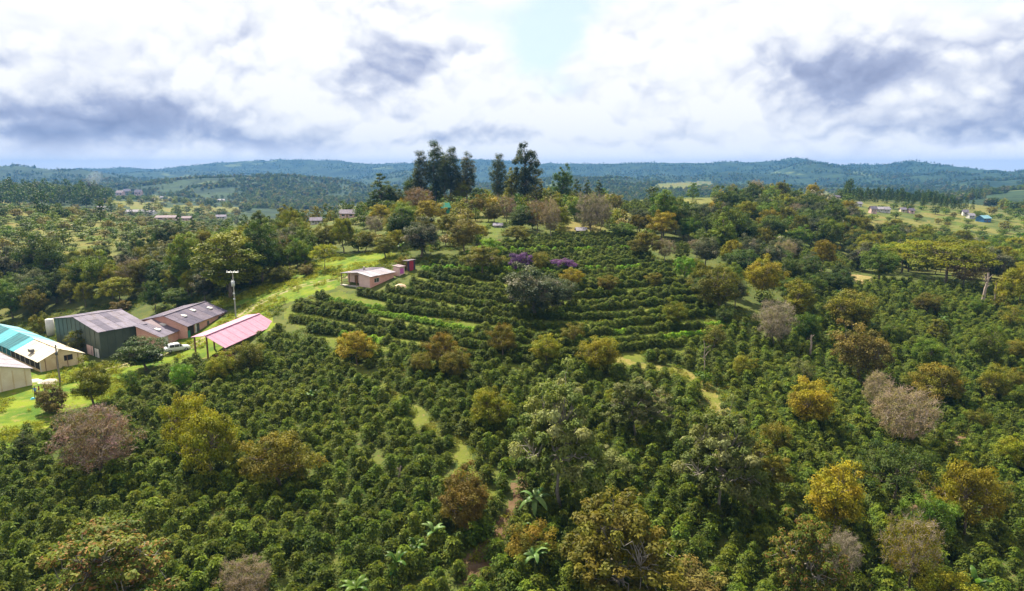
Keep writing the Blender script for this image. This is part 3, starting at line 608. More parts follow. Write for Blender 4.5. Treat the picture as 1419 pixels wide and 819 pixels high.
h2 = Bld('wash_hut', 'tiny pink hut with magenta cloth right of the pink farmhouse', 'hut', onland(np.array(b.O) + b.w((L1_ + 1.3, -.6, 0))), e1, e2)
h2.wall('a', 0, .1, 0, 2, -.6, 1.9, 'wall_pinkpale', [(.3, 1.7, .3, 1.6)]); h2.part('curtain', [h2.box(.3, 1.7, .03, .07, .3, 1.6)], 'magenta_cloth'); h2.part('wall', [h2.box(0, .1, .1, 1.8, -.6, 1.9), h2.box(1.9, 2, .1, 1.8, -.6, 1.9)], 'wall_pinkpale'); h2.slope(-.2, 2.2, 2, (-.3, 1.95), (2, 2.2), 'roof_pinkish')
h3 = Bld('shade_screen', 'dark and red cloth screen hung on posts right of the farmhouse', 'screen', onland(np.array(b.O) + b.w((L1_ + 4.2, -.8, 0))), e1, e2)
for k, mt in enumerate(['dark_cloth', 'red_cloth', 'red_cloth', 'dark_cloth']): h3.part('cloth_panel', [h3.box(k * .75, k * .75 + .73, 0, .05 + .03 * (k % 2), .1, 2.5)], mt)
for x in (-.06, 1.5, 3.02): h3.part('post', [h3.box(x - .05, x + .05, .09, .19, -.6, 2.7)], 'timber')
h3.part('roof_sheet', [h3.box(-.2, 3.2, -.15, 1.4, 2.6, 2.65)], 'roof_slate')
# --- far houses
def small_house(label, bx, by, wpx, hpx, wallm, roofm, yaw=.3, cat='house', name='house', group=None, depth=.8, win=2, dmax=1e9):
    P, D = hit(bx, by)
    while D > dmax: by += .5; P, D = hit(bx, by)
    P, D = hit(bx, by); SRECT.append((bx - wpx / 2, bx + wpx / 2, by - hpx * 1.1, by, D)); w_ = wpx * D / FPX; hw = hpx * D / FPX * .62; c_, s_ = math.cos(yaw), math.sin(yaw); e1 = np.array([c_, s_]); e2 = np.array([-s_, c_]); w_ /= max(abs(c_), .5) * 1.1
    b = Bld(name, label, cat, (P[0] - e1[0] * w_ / 2, P[1] - e1[1] * w_ / 2, P[2]), e1, e2, group); dp = min(w_ * depth, 9); rh = hw * .6
    n = max(1, win); ops = [(w_ * (i + .3) / n, w_ * (i + .7) / n, hw * .4, hw * .8) for i in range(win)]
    b.wall('a', 0, .2, 0, w_, -1.5, hw, wallm, ops)
    for o_ in ops: b.window('a', .05, *o_, bars=1)
    pr = [(.2, hw), (dp / 2, hw + rh), (dp - .2, hw)]; b.end(0, .2, pr, wallm, -1.5); b.end(w_ - .2, .2, pr, wallm, -1.5); b.wall('a', dp - .2, .2, 0, w_, -1.5, hw, wallm)
    for p0 in ((-.5, hw - .2), (dp + .5, hw - .2)): b.slope(-.4, w_ + .4, 1, p0, (dp / 2, hw + rh + .08), roofm, th=.12, name='roof')
    b.part('door', [b.box(w_ * .46, w_ * .54, -.05, -.01, -1, hw * .75)], 'timber'); BLD.append((P[0], P[1], w_ * .7)); return b
small_house('small white house with a grey roof, left of two above the wood', 438, 284, 15, 9, 'white_paint', 'roof_grey', .3, dmax=262)
small_house('pinkish house with a slate roof, right of two above the wood', 481, 285, 24, 11, 'wall_pinkpale', 'roof_slate', -.1, dmax=262)
small_house('grey open shelter under the tall bare tree on the hilltop', 806, 324, 14, 8, 'painted_dark_inside', 'roof_zinc', .1, 'shelter', 'shelter', win=0)  # solid walls coloured near-black, painting the shaded inside of an open shelter
small_house('low white hut half hidden by hilltop shrubs', 690, 315, 12, 5, 'white_paint', 'roof_zinc', 0, 'hut', 'hut', win=1)
small_house('small hut under green netting beside the yellow dome tree', 618, 296, 11, 14, 'netting', 'netting', .5, 'hut', 'netting_hut', win=0)
V_ = 'houses of the valley village'
for i, (bx, by, w_, h_, wm, rm, lb) in enumerate([(186, 297, 24, 6, 'white_paint', 'roof_zinc', 'long bright white-roofed shed, largest in the valley village'), (207, 298, 12, 6, 'white_paint', 'roof_zinc', 'white shed right beside the largest white-roofed one in the valley'),
      (140, 291, 13, 5, 'white_paint', 'roof_zinc', 'small white-roofed shed at the left of the valley village'), (229, 305, 30, 6, 'wall_pinkpale', 'roof_pinkish', 'long pinkish shed in the valley in front of the slim conifers'), (258, 306, 14, 6, 'wall_pinkpale', 'roof_pinkish', 'short pinkish shed between the slim conifers in the valley'),
      (165, 272, 12, 8, 'wall_pinkpale', 'roof_pinkish', 'pink-roofed house at the upper left of the valley village'), (176, 269, 9, 7, 'white_paint', 'roof_grey', 'white house at the upper middle of the valley village'), (191, 271, 10, 8, 'wall_pinkpale', 'roof_slate', 'slate-roofed pinkish house at the upper right of the valley village'),
      (224, 276, 5, 4, 'white_paint', 'roof_zinc', 'tiny white house on the green field beyond the village'), (306, 304, 14, 6, 'white_paint', 'roof_grey', 'grey-roofed house at the right of the valley village'), (306, 280, 10, 4, 'wall_cream', 'roof_zinc', 'cream house alone by the far fields right of the village')]):
    small_house(lb, bx, by, w_, h_, wm, rm, (.15, -.2, .1, .05, .2, -.3, .3, 0, .1, .25, .1)[i], group=V_, win=2 if w_ > 9 else 1, depth=.45 if w_ > 20 else .8)
for i, (bx, by, w_, h_, wm, rm, lb) in enumerate([(1211, 296, 9, 10, 'wall_pinkpale', 'roof_grey', 'tall pinkish house at the left of the row below the pines'), (1219, 294, 10, 7, 'white_paint', 'roof_zinc', 'white house second in the row below the pines'), (1229, 295, 11, 8, 'white_paint', 'roof_zinc', 'wider white house third in the row below the pines'),
      (1252, 294, 8, 6, 'wall_cream', 'roof_grey', 'small cream house fourth in the row below the pines'), (1264, 296, 8, 7, 'wall_pinkpale', 'roof_slate', 'brownish house at the right end of the row below the pines'), (1192, 286, 7, 6, 'white_paint', 'roof_zinc', 'small white hut left of the row of houses below the pines'),
      (1338, 299, 7, 8, 'white_paint', 'roof_grey', 'narrow white house, left of the three at far right'), (1347, 303, 9, 7, 'white_paint', 'roof_zinc', 'white house, middle of the three at far right'), (1368, 308, 15, 9, 'blue_paint', 'roof_sky', 'house with a pale blue roof, right of the three at far right'), (1161, 276, 6, 5, 'wall_cream', 'roof_slate', 'lone small house at the left end of the pines')]):
    small_house(lb, bx, by, w_, h_, wm, rm, (.1, -.2, .15, 0, .2, .3, -.2, .1, .35, 0)[i], group='houses on the right hillside', win=2 if w_ > 8 else 1)
for hh_ in (h2, h3): BLD.append((hh_.O[0], hh_.O[1], 2.6)); p_ = hh_.O + hh_.w((2.5, 0, 0)); BLD.append((p_[0], p_[1], 2.2))
SRECT += [(475, 573, 365, 402, 146), (280, 385, 435, 490, 112), (195, 312, 418, 475, 128), (70, 200, 425, 500, 122), (0, 115, 440, 520, 110)]
FEATB = list(BLD)

# ------------------------------------------------------------------ foliage builders
def unit(v): return v / np.maximum(np.linalg.norm(v, axis=-1, keepdims=True), 1e-9)
def leaf_quads(C_, N_, size, width, rg, fold=.18, droop=None):
    """one folded diamond leaf (2 triangles) for every centre"""
    n = len(C_); N_ = unit(N_); t = rg.normal(size=(n, 3))
    if droop is not None: t = t + droop
    t = unit(t - (t * N_).sum(1, keepdims=True) * N_); b_ = np.cross(N_, t)
    s = size[:, None]; w = s * width
    V = np.stack([C_ - t * s * .5, C_ + b_ * w * .5 + N_ * s * fold * .5, C_ + t * s * .5 - N_ * s * fold * .4, C_ - b_ * w * .5 + N_ * s * fold * .5], 1).reshape(-1, 3)
    F = np.arange(4 * n).reshape(n, 4); return V, F
def tube(path, rad, sides=6):
    P = np.asarray(path, float); n = len(P); T = np.gradient(P, axis=0); T = unit(T)
    ref = np.array([.31, .17, .93]); A = unit(np.cross(T, np.where(np.abs((T @ ref))[:, None] > .95, [[1., 0, 0]], ref[None]))); B = np.cross(T, A)
    an = np.arange(sides) / sides * 2 * np.pi
    V = P[:, None] + np.asarray(rad)[:, None, None] * (A[:, None] * np.cos(an)[None, :, None] + B[:, None] * np.sin(an)[None, :, None])
    i = np.arange(n - 1)[:, None] * sides; j = np.arange(sides)[None]
    F = np.stack([i + j, i + (j + 1) % sides, i + sides + (j + 1) % sides, i + sides + j], -1).reshape(-1, 4)
    return V.reshape(-1, 3), F
def join(parts):
    V = []; F = []; k = 0
    for v, f in parts: V.append(v); F.append(f + k); k += len(v)
    return np.concatenate(V), np.concatenate(F)
def wander(a, b, n, amt, rg, sag=0):
    t = np.linspace(0, 1, n)[:, None]; P = a + (b - a) * t; L = np.linalg.norm(b - a)
    P[1:-1] += rg.normal(size=(n - 2, 3)) * amt * L; P[:, 2] += np.sin(t[:, 0] * np.pi) * sag * L
    return P
def crown_points(kind, n, H, Wd, zb, rg):
    R_ = Wd / 2
    if kind == 'dome':
        u = unit(rg.normal(size=(n, 3))); u[:, 2] = np.abs(u[:, 2]); k = rg.uniform(.25, 1, n) ** .42
        P = u * k[:, None] * [R_, R_, (H - zb)]; P[:, 2] += zb
    elif kind == 'round':
        u = unit(rg.normal(size=(n, 3))); k = rg.uniform(.15, 1, n) ** .42
        P = u * k[:, None] * [R_, R_, (H - zb) / 2]; P[:, 2] += (H + zb) / 2
    elif kind == 'cone':
        t = 1 - np.sqrt(rg.uniform(0, 1, n)); an = rg.uniform(0, 2 * np.pi, n); r_ = R_ * (1 - t) ** .8 * rg.uniform(.35, 1, n) ** .5
        P = np.stack([r_ * np.cos(an), r_ * np.sin(an), zb + t * (H - zb)], 1)
    elif kind == 'flat':
        an = rg.uniform(0, 2 * np.pi, n); r_ = R_ * np.sqrt(rg.uniform(0, 1, n)); lay = rg.choice([.0, .45, 1.0], n, p=[.25, .33, .42])
        r_ = r_ * (1.05 - .25 * lay)
        P = np.stack([r_ * np.cos(an), r_ * np.sin(an), zb + (H - zb) * lay - (r_ / R_) ** 2 * (H - zb) * .28 + rg.normal(size=n) * .1], 1)
    elif kind == 'tall':
        t = rg.uniform(0, 1, n); an = rg.uniform(0, 2 * np.pi, n); t = t ** 1.12; r_ = R_ * (.12 + .88 * np.sin(np.pi * np.clip(.12 + .86 * t, 0, 1)) ** .8) * rg.uniform(.1, 1, n) ** .5
        P = np.stack([r_ * np.cos(an), r_ * np.sin(an), zb + t * (H - zb)], 1)
    return P
def spread(P, n, rg):                      # farthest-point choice keeps clumps apart
    k = [0]; d_ = np.linalg.norm(P - P[0], axis=1)
    while len(k) < n:
        i = int(np.argmax(d_ * rg.uniform(.75, 1, len(P)))); k.append(i); d_ = np.minimum(d_, np.linalg.norm(P - P[i], axis=1))
    return P[k]
PROTO = {}
def make_tree(key, seed, kind='dome', H=10., Wd=10., zb=3., nclump=46, rc=1.35, nleaf=7000, ls=.42, lw=.55, flat=.75, tr=.24, limbs=6, up=.7, ragged=.12,
              twigs=0, twig_r=.022, inner=0.0, fluff=.09, cone=False, droop=None, lean=.03, lobes=.16):
    rg = np.random.default_rng(seed)
    P = crown_points(kind, nclump * 6, H - rc * .6, Wd - rc * 1.3, zb + rc * .5, rg)
    ang = np.arctan2(P[:, 1], P[:, 0]); ph = rg.uniform(0, 6.28, 4)
    P[:, :2] *= (1 + lobes * np.sin(ang * 2 + ph[0]) + lobes * .7 * np.sin(ang * 3 + ph[1] + P[:, 2] * .5))[:, None]
    Cn = spread(P, nclump, rg); Cn *= 1 + rg.normal(size=(nclump, 1)) * ragged * .4
    if kind == 'dome':
        m_ = max(5, nclump // 9); rr_ = np.sqrt(rg.uniform(0, .2, m_)); aa = rg.uniform(0, 6.28, m_); Cn[:m_] = np.stack([rr_ * Wd / 2 * np.cos(aa), rr_ * Wd / 2 * np.sin(aa), H - rc * rg.uniform(.45, 1.0, m_)], 1)
    Cn[:, 2] = np.maximum(Cn[:, 2], .4)
    top = np.array([rg.normal() * lean * H, rg.normal() * lean * H, zb + (H - zb) * (.92 if cone else .86 if kind == 'tall' else .42)])
    trunk = wander(np.array([0, 0, -1.2]), top, 7, .022, rg); tt = np.linspace(1.25, .22 if not cone else .12, 7) * tr; tt[0] *= 1.2
    parts = [tube(trunk, tt, 8)]
    if cone or kind == 'tall':
        for cc in Cn:
            z0 = max(cc[2] - np.hypot(cc[0], cc[1]) * (.05 if cone else .55), zb * .7); k = np.clip((z0 + 1.2) / (top[2] + 1.2), .02, .98)
            i = k * 6; a0 = trunk[int(i)] * (1 - i % 1) + trunk[min(int(i) + 1, 6)] * (i % 1)
            parts.append(tube(wander(a0, cc, 4, .04, rg, .05), np.linspace(.28, .1, 4) * tr, 4))
    else:
        An = spread(Cn * [.6, .6, 1], limbs, rg); An[:, 2] = zb * .9 + np.maximum(An[:, 2] - zb, 0) * .55
        for a_ in An:
            k = np.clip(rg.uniform(.55, .95), 0, 1) * 6; s0 = trunk[int(k)] * (1 - k % 1) + trunk[min(int(k) + 1, 6)] * (k % 1)
            parts.append(tube(wander(s0, a_, 6, .06, rg, -.08), np.linspace(.55, .26, 6) * tr, 6))
        for cc in Cn:
            a_ = An[np.argmin(np.linalg.norm(An - cc, axis=1))]
            parts.append(tube(wander(a_, cc, 5, .07, rg, .05), np.linspace(.26, .1, 5) * tr, 4))
    tv, tf = join(parts)
    # leaves
    w = rg.uniform(.5, 1.3, nclump); w /= w.sum(); per = rg.multinomial(nleaf, w); ci = np.repeat(np.arange(nclump), per)
    u = unit(rg.normal(size=(nleaf, 3))); rad = rc * rg.uniform(.6, 1.4, nclump)[ci] * np.maximum(rg.uniform(inner, 1, nleaf), .05) ** .4
    off = u * rad[:, None]; off[:, 2] *= flat
    pos = Cn[ci] + off + rg.normal(size=(nleaf, 3)) * rc * fluff; nrm = u + np.array([0, 0, up]) + rg.normal(size=(nleaf, 3)) * .42
    sz = ls * rg.uniform(.6, 1.35, nleaf)
    lv, lf = leaf_quads(pos, nrm, sz, lw, rg, droop=droop)
    lr = rg.uniform(0, 1, nleaf); cr_ = rg.uniform(0, 1, nclump)[ci]
    F = [lf]; V = [lv]; mi = [np.zeros(nleaf)]; nf = nleaf
    if twigs:
        tp = []
        for cc in Cn:
            for _ in range(twigs):
                e = cc + unit(rg.normal(size=3) + [0, 0, .55] + unit(cc - [0, 0, zb]) * .6) * rc * rg.uniform(.7, 1.5)
                pa = wander(cc, e, 4, .07, rg); tp.append(tube(pa, np.linspace(1.2, .5, 4) * twig_r, 3))
                for _ in range(2):
                    q0 = pa[rg.integers(1, 3)]; tp.append(tube(wander(q0, q0 + unit(rg.normal(size=3) + (e - cc)) * rc * .5, 3, .05, rg), np.array([.8, .6, .35]) * twig_r, 3))
        wv_, wf = join(tp); F = [lf, wf + len(lv)]; V.append(wv_); mi.append(np.ones(len(wf))); nf += len(wf)
        lr = np.concatenate([lr, np.zeros(len(wf))]); cr_ = np.concatenate([cr_, np.zeros(len(wf))])
    crown = np_mesh('crown', np.concatenate(V), [np.concatenate(F)], ['leaf_green'] + (['twig_grey'] if twigs else []), np.concatenate(mi), {'leaf_rand': lr, 'clump_rand': cr_})
    trunkm = np_mesh('trunk', tv, [tf], ['bark'], smooth=True)
    PROTO[key] = (crown, trunkm, H, Wd)
for i in range(3):
    make_tree('dome%d' % i, 10 + i, 'dome', H=8, Wd=11, zb=2.6, nclump=85, rc=1.0, nleaf=13000, ls=.31, flat=.65, limbs=8, ragged=.22, lobes=.2)
    make_tree('round%d' % i, 20 + i, 'round', H=10, Wd=9, zb=1.8, nclump=80, rc=1.05, nleaf=12500, ls=.32, limbs=7, ragged=.28, lobes=.22)
    make_tree('loose%d' % i, 30 + i, 'dome', H=11, Wd=12, zb=3.4, nclump=140, rc=.78, nleaf=17000, ls=.42, lw=.5, flat=.55, limbs=9, up=1.0, ragged=.3, lobes=.22)
    make_tree('bush%d' % i, 40 + i, 'round', H=6, Wd=7, zb=.1, nclump=50, rc=.85, nleaf=7500, ls=.3, tr=.12, limbs=5, ragged=.28, lobes=.24)
    make_tree('bare%d' % i, 50 + i, 'round', H=10, Wd=10, zb=1.6, nclump=80, rc=1.0, nleaf=8500, ls=.23, limbs=8, twigs=9, twig_r=.018, tr=.2)
    make_tree('tall%d' % i, 60 + i, 'tall', H=14, Wd=9, zb=3, nclump=85, rc=1.05, nleaf=12000, ls=.36, tr=.26, ragged=.25)
    make_tree('euc%d' % i, 70 + i, 'tall', H=24, Wd=8, zb=6, nclump=105, rc=1.15, nleaf=12500, ls=.44, lw=.36, fluff=.2, tr=.3, flat=.8, ragged=.06, lobes=.25, droop=np.array([0, 0, -.8])); PROTO['euc%d' % i] = (*PROTO['euc%d' % i][:2], 23.6, 8.2)
for i in range(2):
    make_tree('flat%d' % i, 80 + i, 'flat', H=7.5, Wd=15, zb=4.2, nclump=75, rc=1.25, nleaf=10000, ls=.36, flat=.3, limbs=9, up=1.4)
    make_tree('cone%d' % i, 90 + i, 'cone', H=13, Wd=8, zb=1.2, nclump=75, rc=.8, nleaf=8500, ls=.4, lw=.35, flat=.5, cone=True, droop=np.array([0, 0, -.5]))
    make_tree('pine%d' % i, 95 + i, 'cone', H=14, Wd=4.5, zb=2, nclump=40, rc=.6, nleaf=3000, ls=.42, lw=.35, cone=True)
    make_tree('ball%d' % i, 100 + i, 'round', H=5, Wd=5, zb=.2, nclump=60, rc=.55, nleaf=7000, ls=.2, tr=.1, limbs=5, ragged=.05, lobes=.04)
    make_tree('wisp%d' % i, 105 + i, 'tall', H=9, Wd=6, zb=2.5, nclump=30, rc=.75, nleaf=2600, fluff=.3, ls=.34, tr=.13, ragged=.3)

NAMES = {'dome': 'shade_tree', 'round': 'broadleaf_tree', 'loose': 'spreading_tree', 'bush': 'shrub', 'bare': 'bare_tree', 'tall': 'forest_tree', 'euc': 'eucalyptus_tree',
         'flat': 'flat_topped_tree', 'cone': 'conifer_tree', 'pine': 'pine_tree', 'ball': 'clipped_tree', 'wisp': 'slender_tree'}
TREES = []                                  # x, y, crown radius (keeps coffee bushes out of trunks)
def plant(kind, pal, x, y, h, w, label, group=None, name=None, cat=None, yaw=None, dz=0):
    vs = [k for k in PROTO if k[:-1] == kind]; key = vs[rng.integers(len(vs))]; cm, tm, H, Wd = PROTO[key]
    nm = name or NAMES[kind]
    root = empty(nm, (x, y, float(height(x, y)) + dz), label, cat or ('shrub' if kind == 'bush' else 'tree'), group)
    root.rotation_euler = (0, 0, rng.uniform(0, 6.28) if yaw is None else yaw); root.scale = (w / Wd, w / Wd, h / H)
    cr_ = bpy.data.objects.new('crown', cm); link(cr_, root); tr_ = bpy.data.objects.new('trunk', tm); link(tr_, root)
    cr_.material_slots[0].link = 'OBJECT'; cr_.material_slots[0].material = MATS['leaf_' + pal]
    if len(cr_.material_slots) > 1:
        cr_.material_slots[1].link = 'OBJECT'; cr_.material_slots[1].material = MATS['twig_pink' if pal in ('mauve', 'pinkgrey', 'purple') else 'twig_grey']
    if kind in ('euc', 'loose') or pal in ('pinkgrey', 'sage'):
        tr_.material_slots[0].link = 'OBJECT'; tr_.material_slots[0].material = MATS['bark_pale']
    TREES.append((x, y, w / 2)); return root
FEAT = [(x, y, r_) for x, y, r_ in BLD]
def feature(kind, pal, bx, by, top, wpx, label, **kw):
    P, D = hit(bx, by)
    while D > 315: by += 1; P, D = hit(bx, by)
    w = wpx * D / FPX; el = math.atan2(CAMZ - P[2], math.hypot(P[0], P[1]))
    h = max((by - top) * D / FPX / math.cos(el) * .97 - .16 * w * math.sin(el), w * .45)
    FEAT.append((P[0], P[1], w / 2)); SRECT.append((bx - wpx * .42, bx + wpx * .42, top, top + (by - top) * .75, D)); return plant(kind, pal, P[0], P[1], h, w, label, **kw)

F_ = feature
# --- trees among the near coffee, left
F_('round', 'yg', 131, 562, 497, 60, 'yellow-green rounded tree on the lawn before the green warehouse')
F_('bush', 'brown', 74, 572, 529, 44, 'straggly olive-brown shrub on the lawn beside the standing people')
F_('bare', 'mauve', 138, 662, 556, 118, 'big bare-looking tree with mauve tinted twigs below the lawn')
F_('dome', 'yg', 262, 628, 546, 78, 'yellow-green dome tree, the rear one of a touching pair left of centre')
F_('dome', 'yg', 294, 662, 568, 96, 'yellow-green dome tree, the front one of a touching pair left of centre')
F_('dome', 'olive', 388, 676, 597, 104, 'broad olive dome tree standing alone amid the left coffee rows')
F_('ball', 'lime', 254, 538, 500, 36, 'bright green ball-shaped tree below the parked white car')
F_('round', 'yg', 307, 532, 487, 38, 'small yellow-green round tree in front of the pink roofed shed')
F_('loose', 'redtip', 160, 865, 728, 180, 'wide tree with reddish leaf tips in the bottom left corner')
F_('bare', 'pinkgrey', 343, 842, 774, 78, 'leafless grey-pink shrubby tree at the bottom edge left of centre')
F_('cone', 'dark', 37, 632, 590, 36, 'small dark conifer at the lower edge of the lawn, far left')
F_('wisp', 'green', 183, 552, 508, 26, 'thin young green tree on the lawn right of the yellow-green one')
F_('round', 'dark', 202, 513, 463, 72, 'dark spreading tree hiding the corner of the green warehouse')
F_('wisp', 'olive', 109, 490, 452, 34, 'dark olive tree against the gable wall of the green warehouse')
F_('bush', 'yg', 60, 462, 434, 27, 'yellow-green small tree between the teal roof and the warehouse')
F_('round', 'olive', 345, 520, 470, 46, 'olive tree against the eave of the pink roofed shed')
# --- trees in the centre
F_('round', 'rust', 645, 738, 655, 76, 'orange-brown fine-leaved tree beside the bare red soil track')
F_('dome', 'yg', 679, 594, 537, 68, 'yellow-green mushroom-shaped tree right of the grassy path')
F_('round', 'olive', 584, 524, 486, 34, 'small olive round tree left of the paired trees below the terraces')
F_('dome', 'orange', 696, 494, 448, 48, 'orange-topped round tree with reddish trunk below the terraces')
F_('round', 'yg', 757, 506, 460, 48, 'yellow-green bushy tree between an orange-topped and a golden tree')
F_('round', 'golden', 829, 520, 462, 56, 'golden rounded tree at the foot of the terraces')
F_('bush', 'olive', 794, 476, 446, 36, 'low olive shrub among the terrace rows above the golden tree')
F_('dome', 'orange', 612, 512, 461, 54, 'orange-olive dome tree, the rear one of a pair below the terraces')
F_('round', 'olive', 630, 528, 480, 44, 'olive tree with a visible trunk, front one of a pair below the terraces')
F_('dome', 'golden', 495, 505, 457, 62, 'wide golden-olive dome tree near the top end of the grassy path')
F_('round', 'yg', 934, 454, 415, 36, 'small yellow-green tree at the right end of the terrace rows')
F_('round', 'orange', 842, 407, 379, 29, 'small orange-yellow round tree in the middle of the upper coffee field')
F_('round', 'golden', 793, 400, 371, 30, 'golden-topped small tree just right of the big grey-green tree')
F_('bush', 'olive', 904, 396, 377, 24, 'little olive bush right in the upper coffee field')
F_('round', 'greygreen', 742, 440, 366, 84, 'big mottled grey-green tree in the middle of the terraces', name='broadleaf_tree')
F_('round', 'greygreen', 781, 424, 384, 40, 'smaller grey-green tree grown against the big mottled one')
F_('bush', 'purple', 722, 374, 348, 33, 'purple flowering shrub, left of two beside a green bush', name='flowering_shrub')
F_('bush', 'purple', 780, 374, 357, 34, 'purple flowering shrub, right of two beside a green bush', name='flowering_shrub')
F_('bush', 'olive', 749, 374, 347, 28, 'olive bush between the two purple flowering shrubs')
F_('dome', 'olive', 668, 378, 341, 58, 'olive dome tree in front of a bright green one above the terraces')
F_('dome', 'lime', 678, 362, 330, 38, 'bright yellow-green dome tree behind an olive one above the terraces')
F_('ball', 'lime', 948, 385, 351, 32, 'bright green ball tree right of the upper coffee field')
F_('ball', 'green', 944, 360, 331, 27, 'smaller dark green ball tree just behind the bright green one')
F_('round', 'greygreen', 978, 370, 325, 40, 'dark grey-green round tree beside the two ball trees')
F_('dome', 'olive', 893, 358, 321, 44, 'olive-gold dome tree at the upper right end of the coffee field')
F_('dome', 'golden', 916, 332, 293, 52, 'large golden-olive dome tree on the ridge right of the field')
F_('bare', 'pinkgrey', 921, 362, 328, 32, 'bare pinkish tree below the large golden-olive dome tree')
F_('bare', 'pinkgrey', 962, 350, 330, 22, 'bare rosy shrub between ball trees and the ridge')
# --- trees on the right slope
F_('round', 'olive', 994, 432, 367, 66, 'big dark olive tree left of the pale golden one')
F_('round', 'golden', 1056, 414, 356, 50, 'pale golden tree standing out above the right coffee slope')
F_('round', 'dark', 1028, 380, 342, 52, 'dark round tree behind the pale golden tree')
F_('round', 'dark', 1090, 398, 354, 44, 'dark round tree right of the pale golden tree')
F_('tall', 'yg', 1106, 442, 385, 46, 'yellow-green upright tree right of the bare grey tree')
F_('bare', 'grey', 1072, 480, 412, 60, 'tall bare grey-brown tree at the top of the right coffee slope')
F_('round', 'dark', 1160, 405, 373, 44, 'dark green round tree below the small bare clearing')
F_('round', 'olive', 1180, 458, 398, 70, 'olive tree high on the right coffee slope')
F_('round', 'brown', 1190, 530, 446, 72, 'big brown-olive tree in the middle of the right slope')
F_('round', 'golden', 1121, 595, 519, 68, 'golden-olive bushy tree left of the large bare tree')
F_('bare', 'pinkgrey', 1250, 620, 527, 104, 'large bare pink-grey branching tree on the right slope')
F_('dome', 'orange', 1294, 560, 501, 84, 'brown-orange dome tree behind the large bare tree')
F_('round', 'golden', 1154, 742, 637, 84, 'tall deep golden tree on the lower right slope')
F_('dome', 'golden', 1336, 740, 640, 92, 'golden dome tree near the right edge')
F_('bare', 'golden', 1259, 815, 708, 82, 'pinkish-gold thin-leaved tree at the lower right')
F_('loose', 'redtip', 1112, 842, 727, 98, 'tree with red leaf tips at the bottom edge, right of centre')
F_('bare', 'grey', 1164, 806, 734, 62, 'leafless grey tree beside the one with red leaf tips')
F_('flat', 'dark', 1238, 700, 612, 112, 'dark green spreading tree below the large bare tree')
F_('bush', 'yg', 1308, 842, 785, 64, 'bright yellow-green bush at the bottom edge on the right')
F_('round', 'yg', 1411, 655, 599, 56, 'yellow-green tree cut by the right edge, mid height')
F_('round', 'green', 1368, 508, 450, 50, 'round green tree on the upper right slope')
F_('bare', 'rust', 1335, 398, 353, 50, 'orange bare-branched tree before the flat-topped trees')
F_('flat', 'yg', 1312, 392, 336, 132, 'wide flat-topped layered tree, the largest on the right')
F_('flat', 'yg', 1250, 378, 334, 84, 'flat-topped layered tree left of the largest one')
F_('round', 'green', 1219, 388, 340, 58, 'bright leafy round tree beside the flat-topped trees')
F_('dome', 'yg', 1410, 428, 369, 64, 'yellow-green tree at the right edge above the slope')
F_('round', 'olive', 1285, 436, 404, 40, 'olive shrub tree by the dry stumps, upper right')
F_('loose', 'olive', 1040, 690, 612, 84, 'olive thin-crowned tree right of the pale trunked one')
# --- loose pale trees in the centre foreground
F_('loose', 'sage', 772, 703, 534, 136, 'large pale sage-leaved tree with a bent grey trunk')
F_('loose', 'sage', 995, 716, 575, 126, 'pale olive tree with a tall bare grey trunk')
F_('loose', 'olive', 856, 845, 702, 172, 'wide olive-green tree at the bottom edge, right of the banana plants')
F_('loose', 'sage', 880, 604, 524, 82, 'thin sage tree in the coffee behind the large pale one')
F_('bush', 'orange', 737, 778, 724, 64, 'orange-tinged bush beside banana plants near the soil track')
F_('bush', 'brown', 965, 845, 786, 100, 'brownish low bush at the bottom edge right of centre')
F_('bush', 'sage', 845, 660, 620, 60, 'pale sage bush right of the large pale tree')
# --- hilltop
F_('cone', 'dark', 529, 272, 232, 40, 'dark broad conifer on the ridge left of the eucalyptus group', cat='conifer')
F_('round', 'dark', 572, 268, 240, 30, 'dark rounded tree at the foot of the left eucalyptus')
G = 'eucalyptus trees on the hilltop'
F_('euc', 'euc', 585, 266, 208, 27, 'leftmost tall eucalyptus of the hilltop group', group=G, cat='eucalyptus')
F_('euc', 'euc', 605, 268, 194, 30, 'tallest eucalyptus of the left hilltop group', group=G, cat='eucalyptus')
F_('euc', 'euc', 626, 270, 203, 30, 'dense eucalyptus at the right of the left hilltop group', group=G, cat='eucalyptus')
F_('euc', 'euc', 616, 266, 216, 20, 'shorter eucalyptus between the tallest and the dense one', group=G, cat='eucalyptus')
F_('euc', 'greygreen', 648, 264, 212, 26, 'pale slender eucalyptus standing right of the left group', group=G, cat='eucalyptus')
F_('euc', 'euc', 691, 288, 212, 25, 'thin eucalyptus with open tiers between the two groups', group=G, cat='eucalyptus')
F_('tall', 'euc', 729, 286, 199, 42, 'biggest dark full-crowned eucalyptus on the hilltop', cat='eucalyptus', name='eucalyptus_tree', group=G)
F_('cone', 'olive', 743, 274, 233, 26, 'dark upright conifer just right of the biggest eucalyptus')
F_('tall', 'olive', 709, 276, 236, 24, 'pale yellowish tall tree left of the biggest eucalyptus')
F_('tall', 'green', 780, 270, 231, 27, 'upright grey-green tree alone on the ridge right of the eucalyptus')
F_('cone', 'dark', 799, 270, 243, 18, 'first dark conifer of the row right of the ridge tree')
F_('cone', 'dark', 813, 270, 246, 17, 'middle dark conifer of the row right of the ridge tree')
F_('cone', 'dark', 830, 272, 246, 20, 'last dark conifer of the row right of the ridge tree')
F_('round', 'dark', 543, 290, 258, 36, 'large dark tree on the left shoulder of the hilltop')
F_('bare', 'rust', 580, 298, 258, 46, 'orange-pink thin-leaved tree at the heart of the hilltop')
F_('round', 'dark', 604, 284, 253, 28, 'dark tree right of the orange-pink one on the hilltop')
F_('dome', 'golden', 595, 312, 277, 50, 'wide yellow dome tree below the orange-pink hilltop tree')
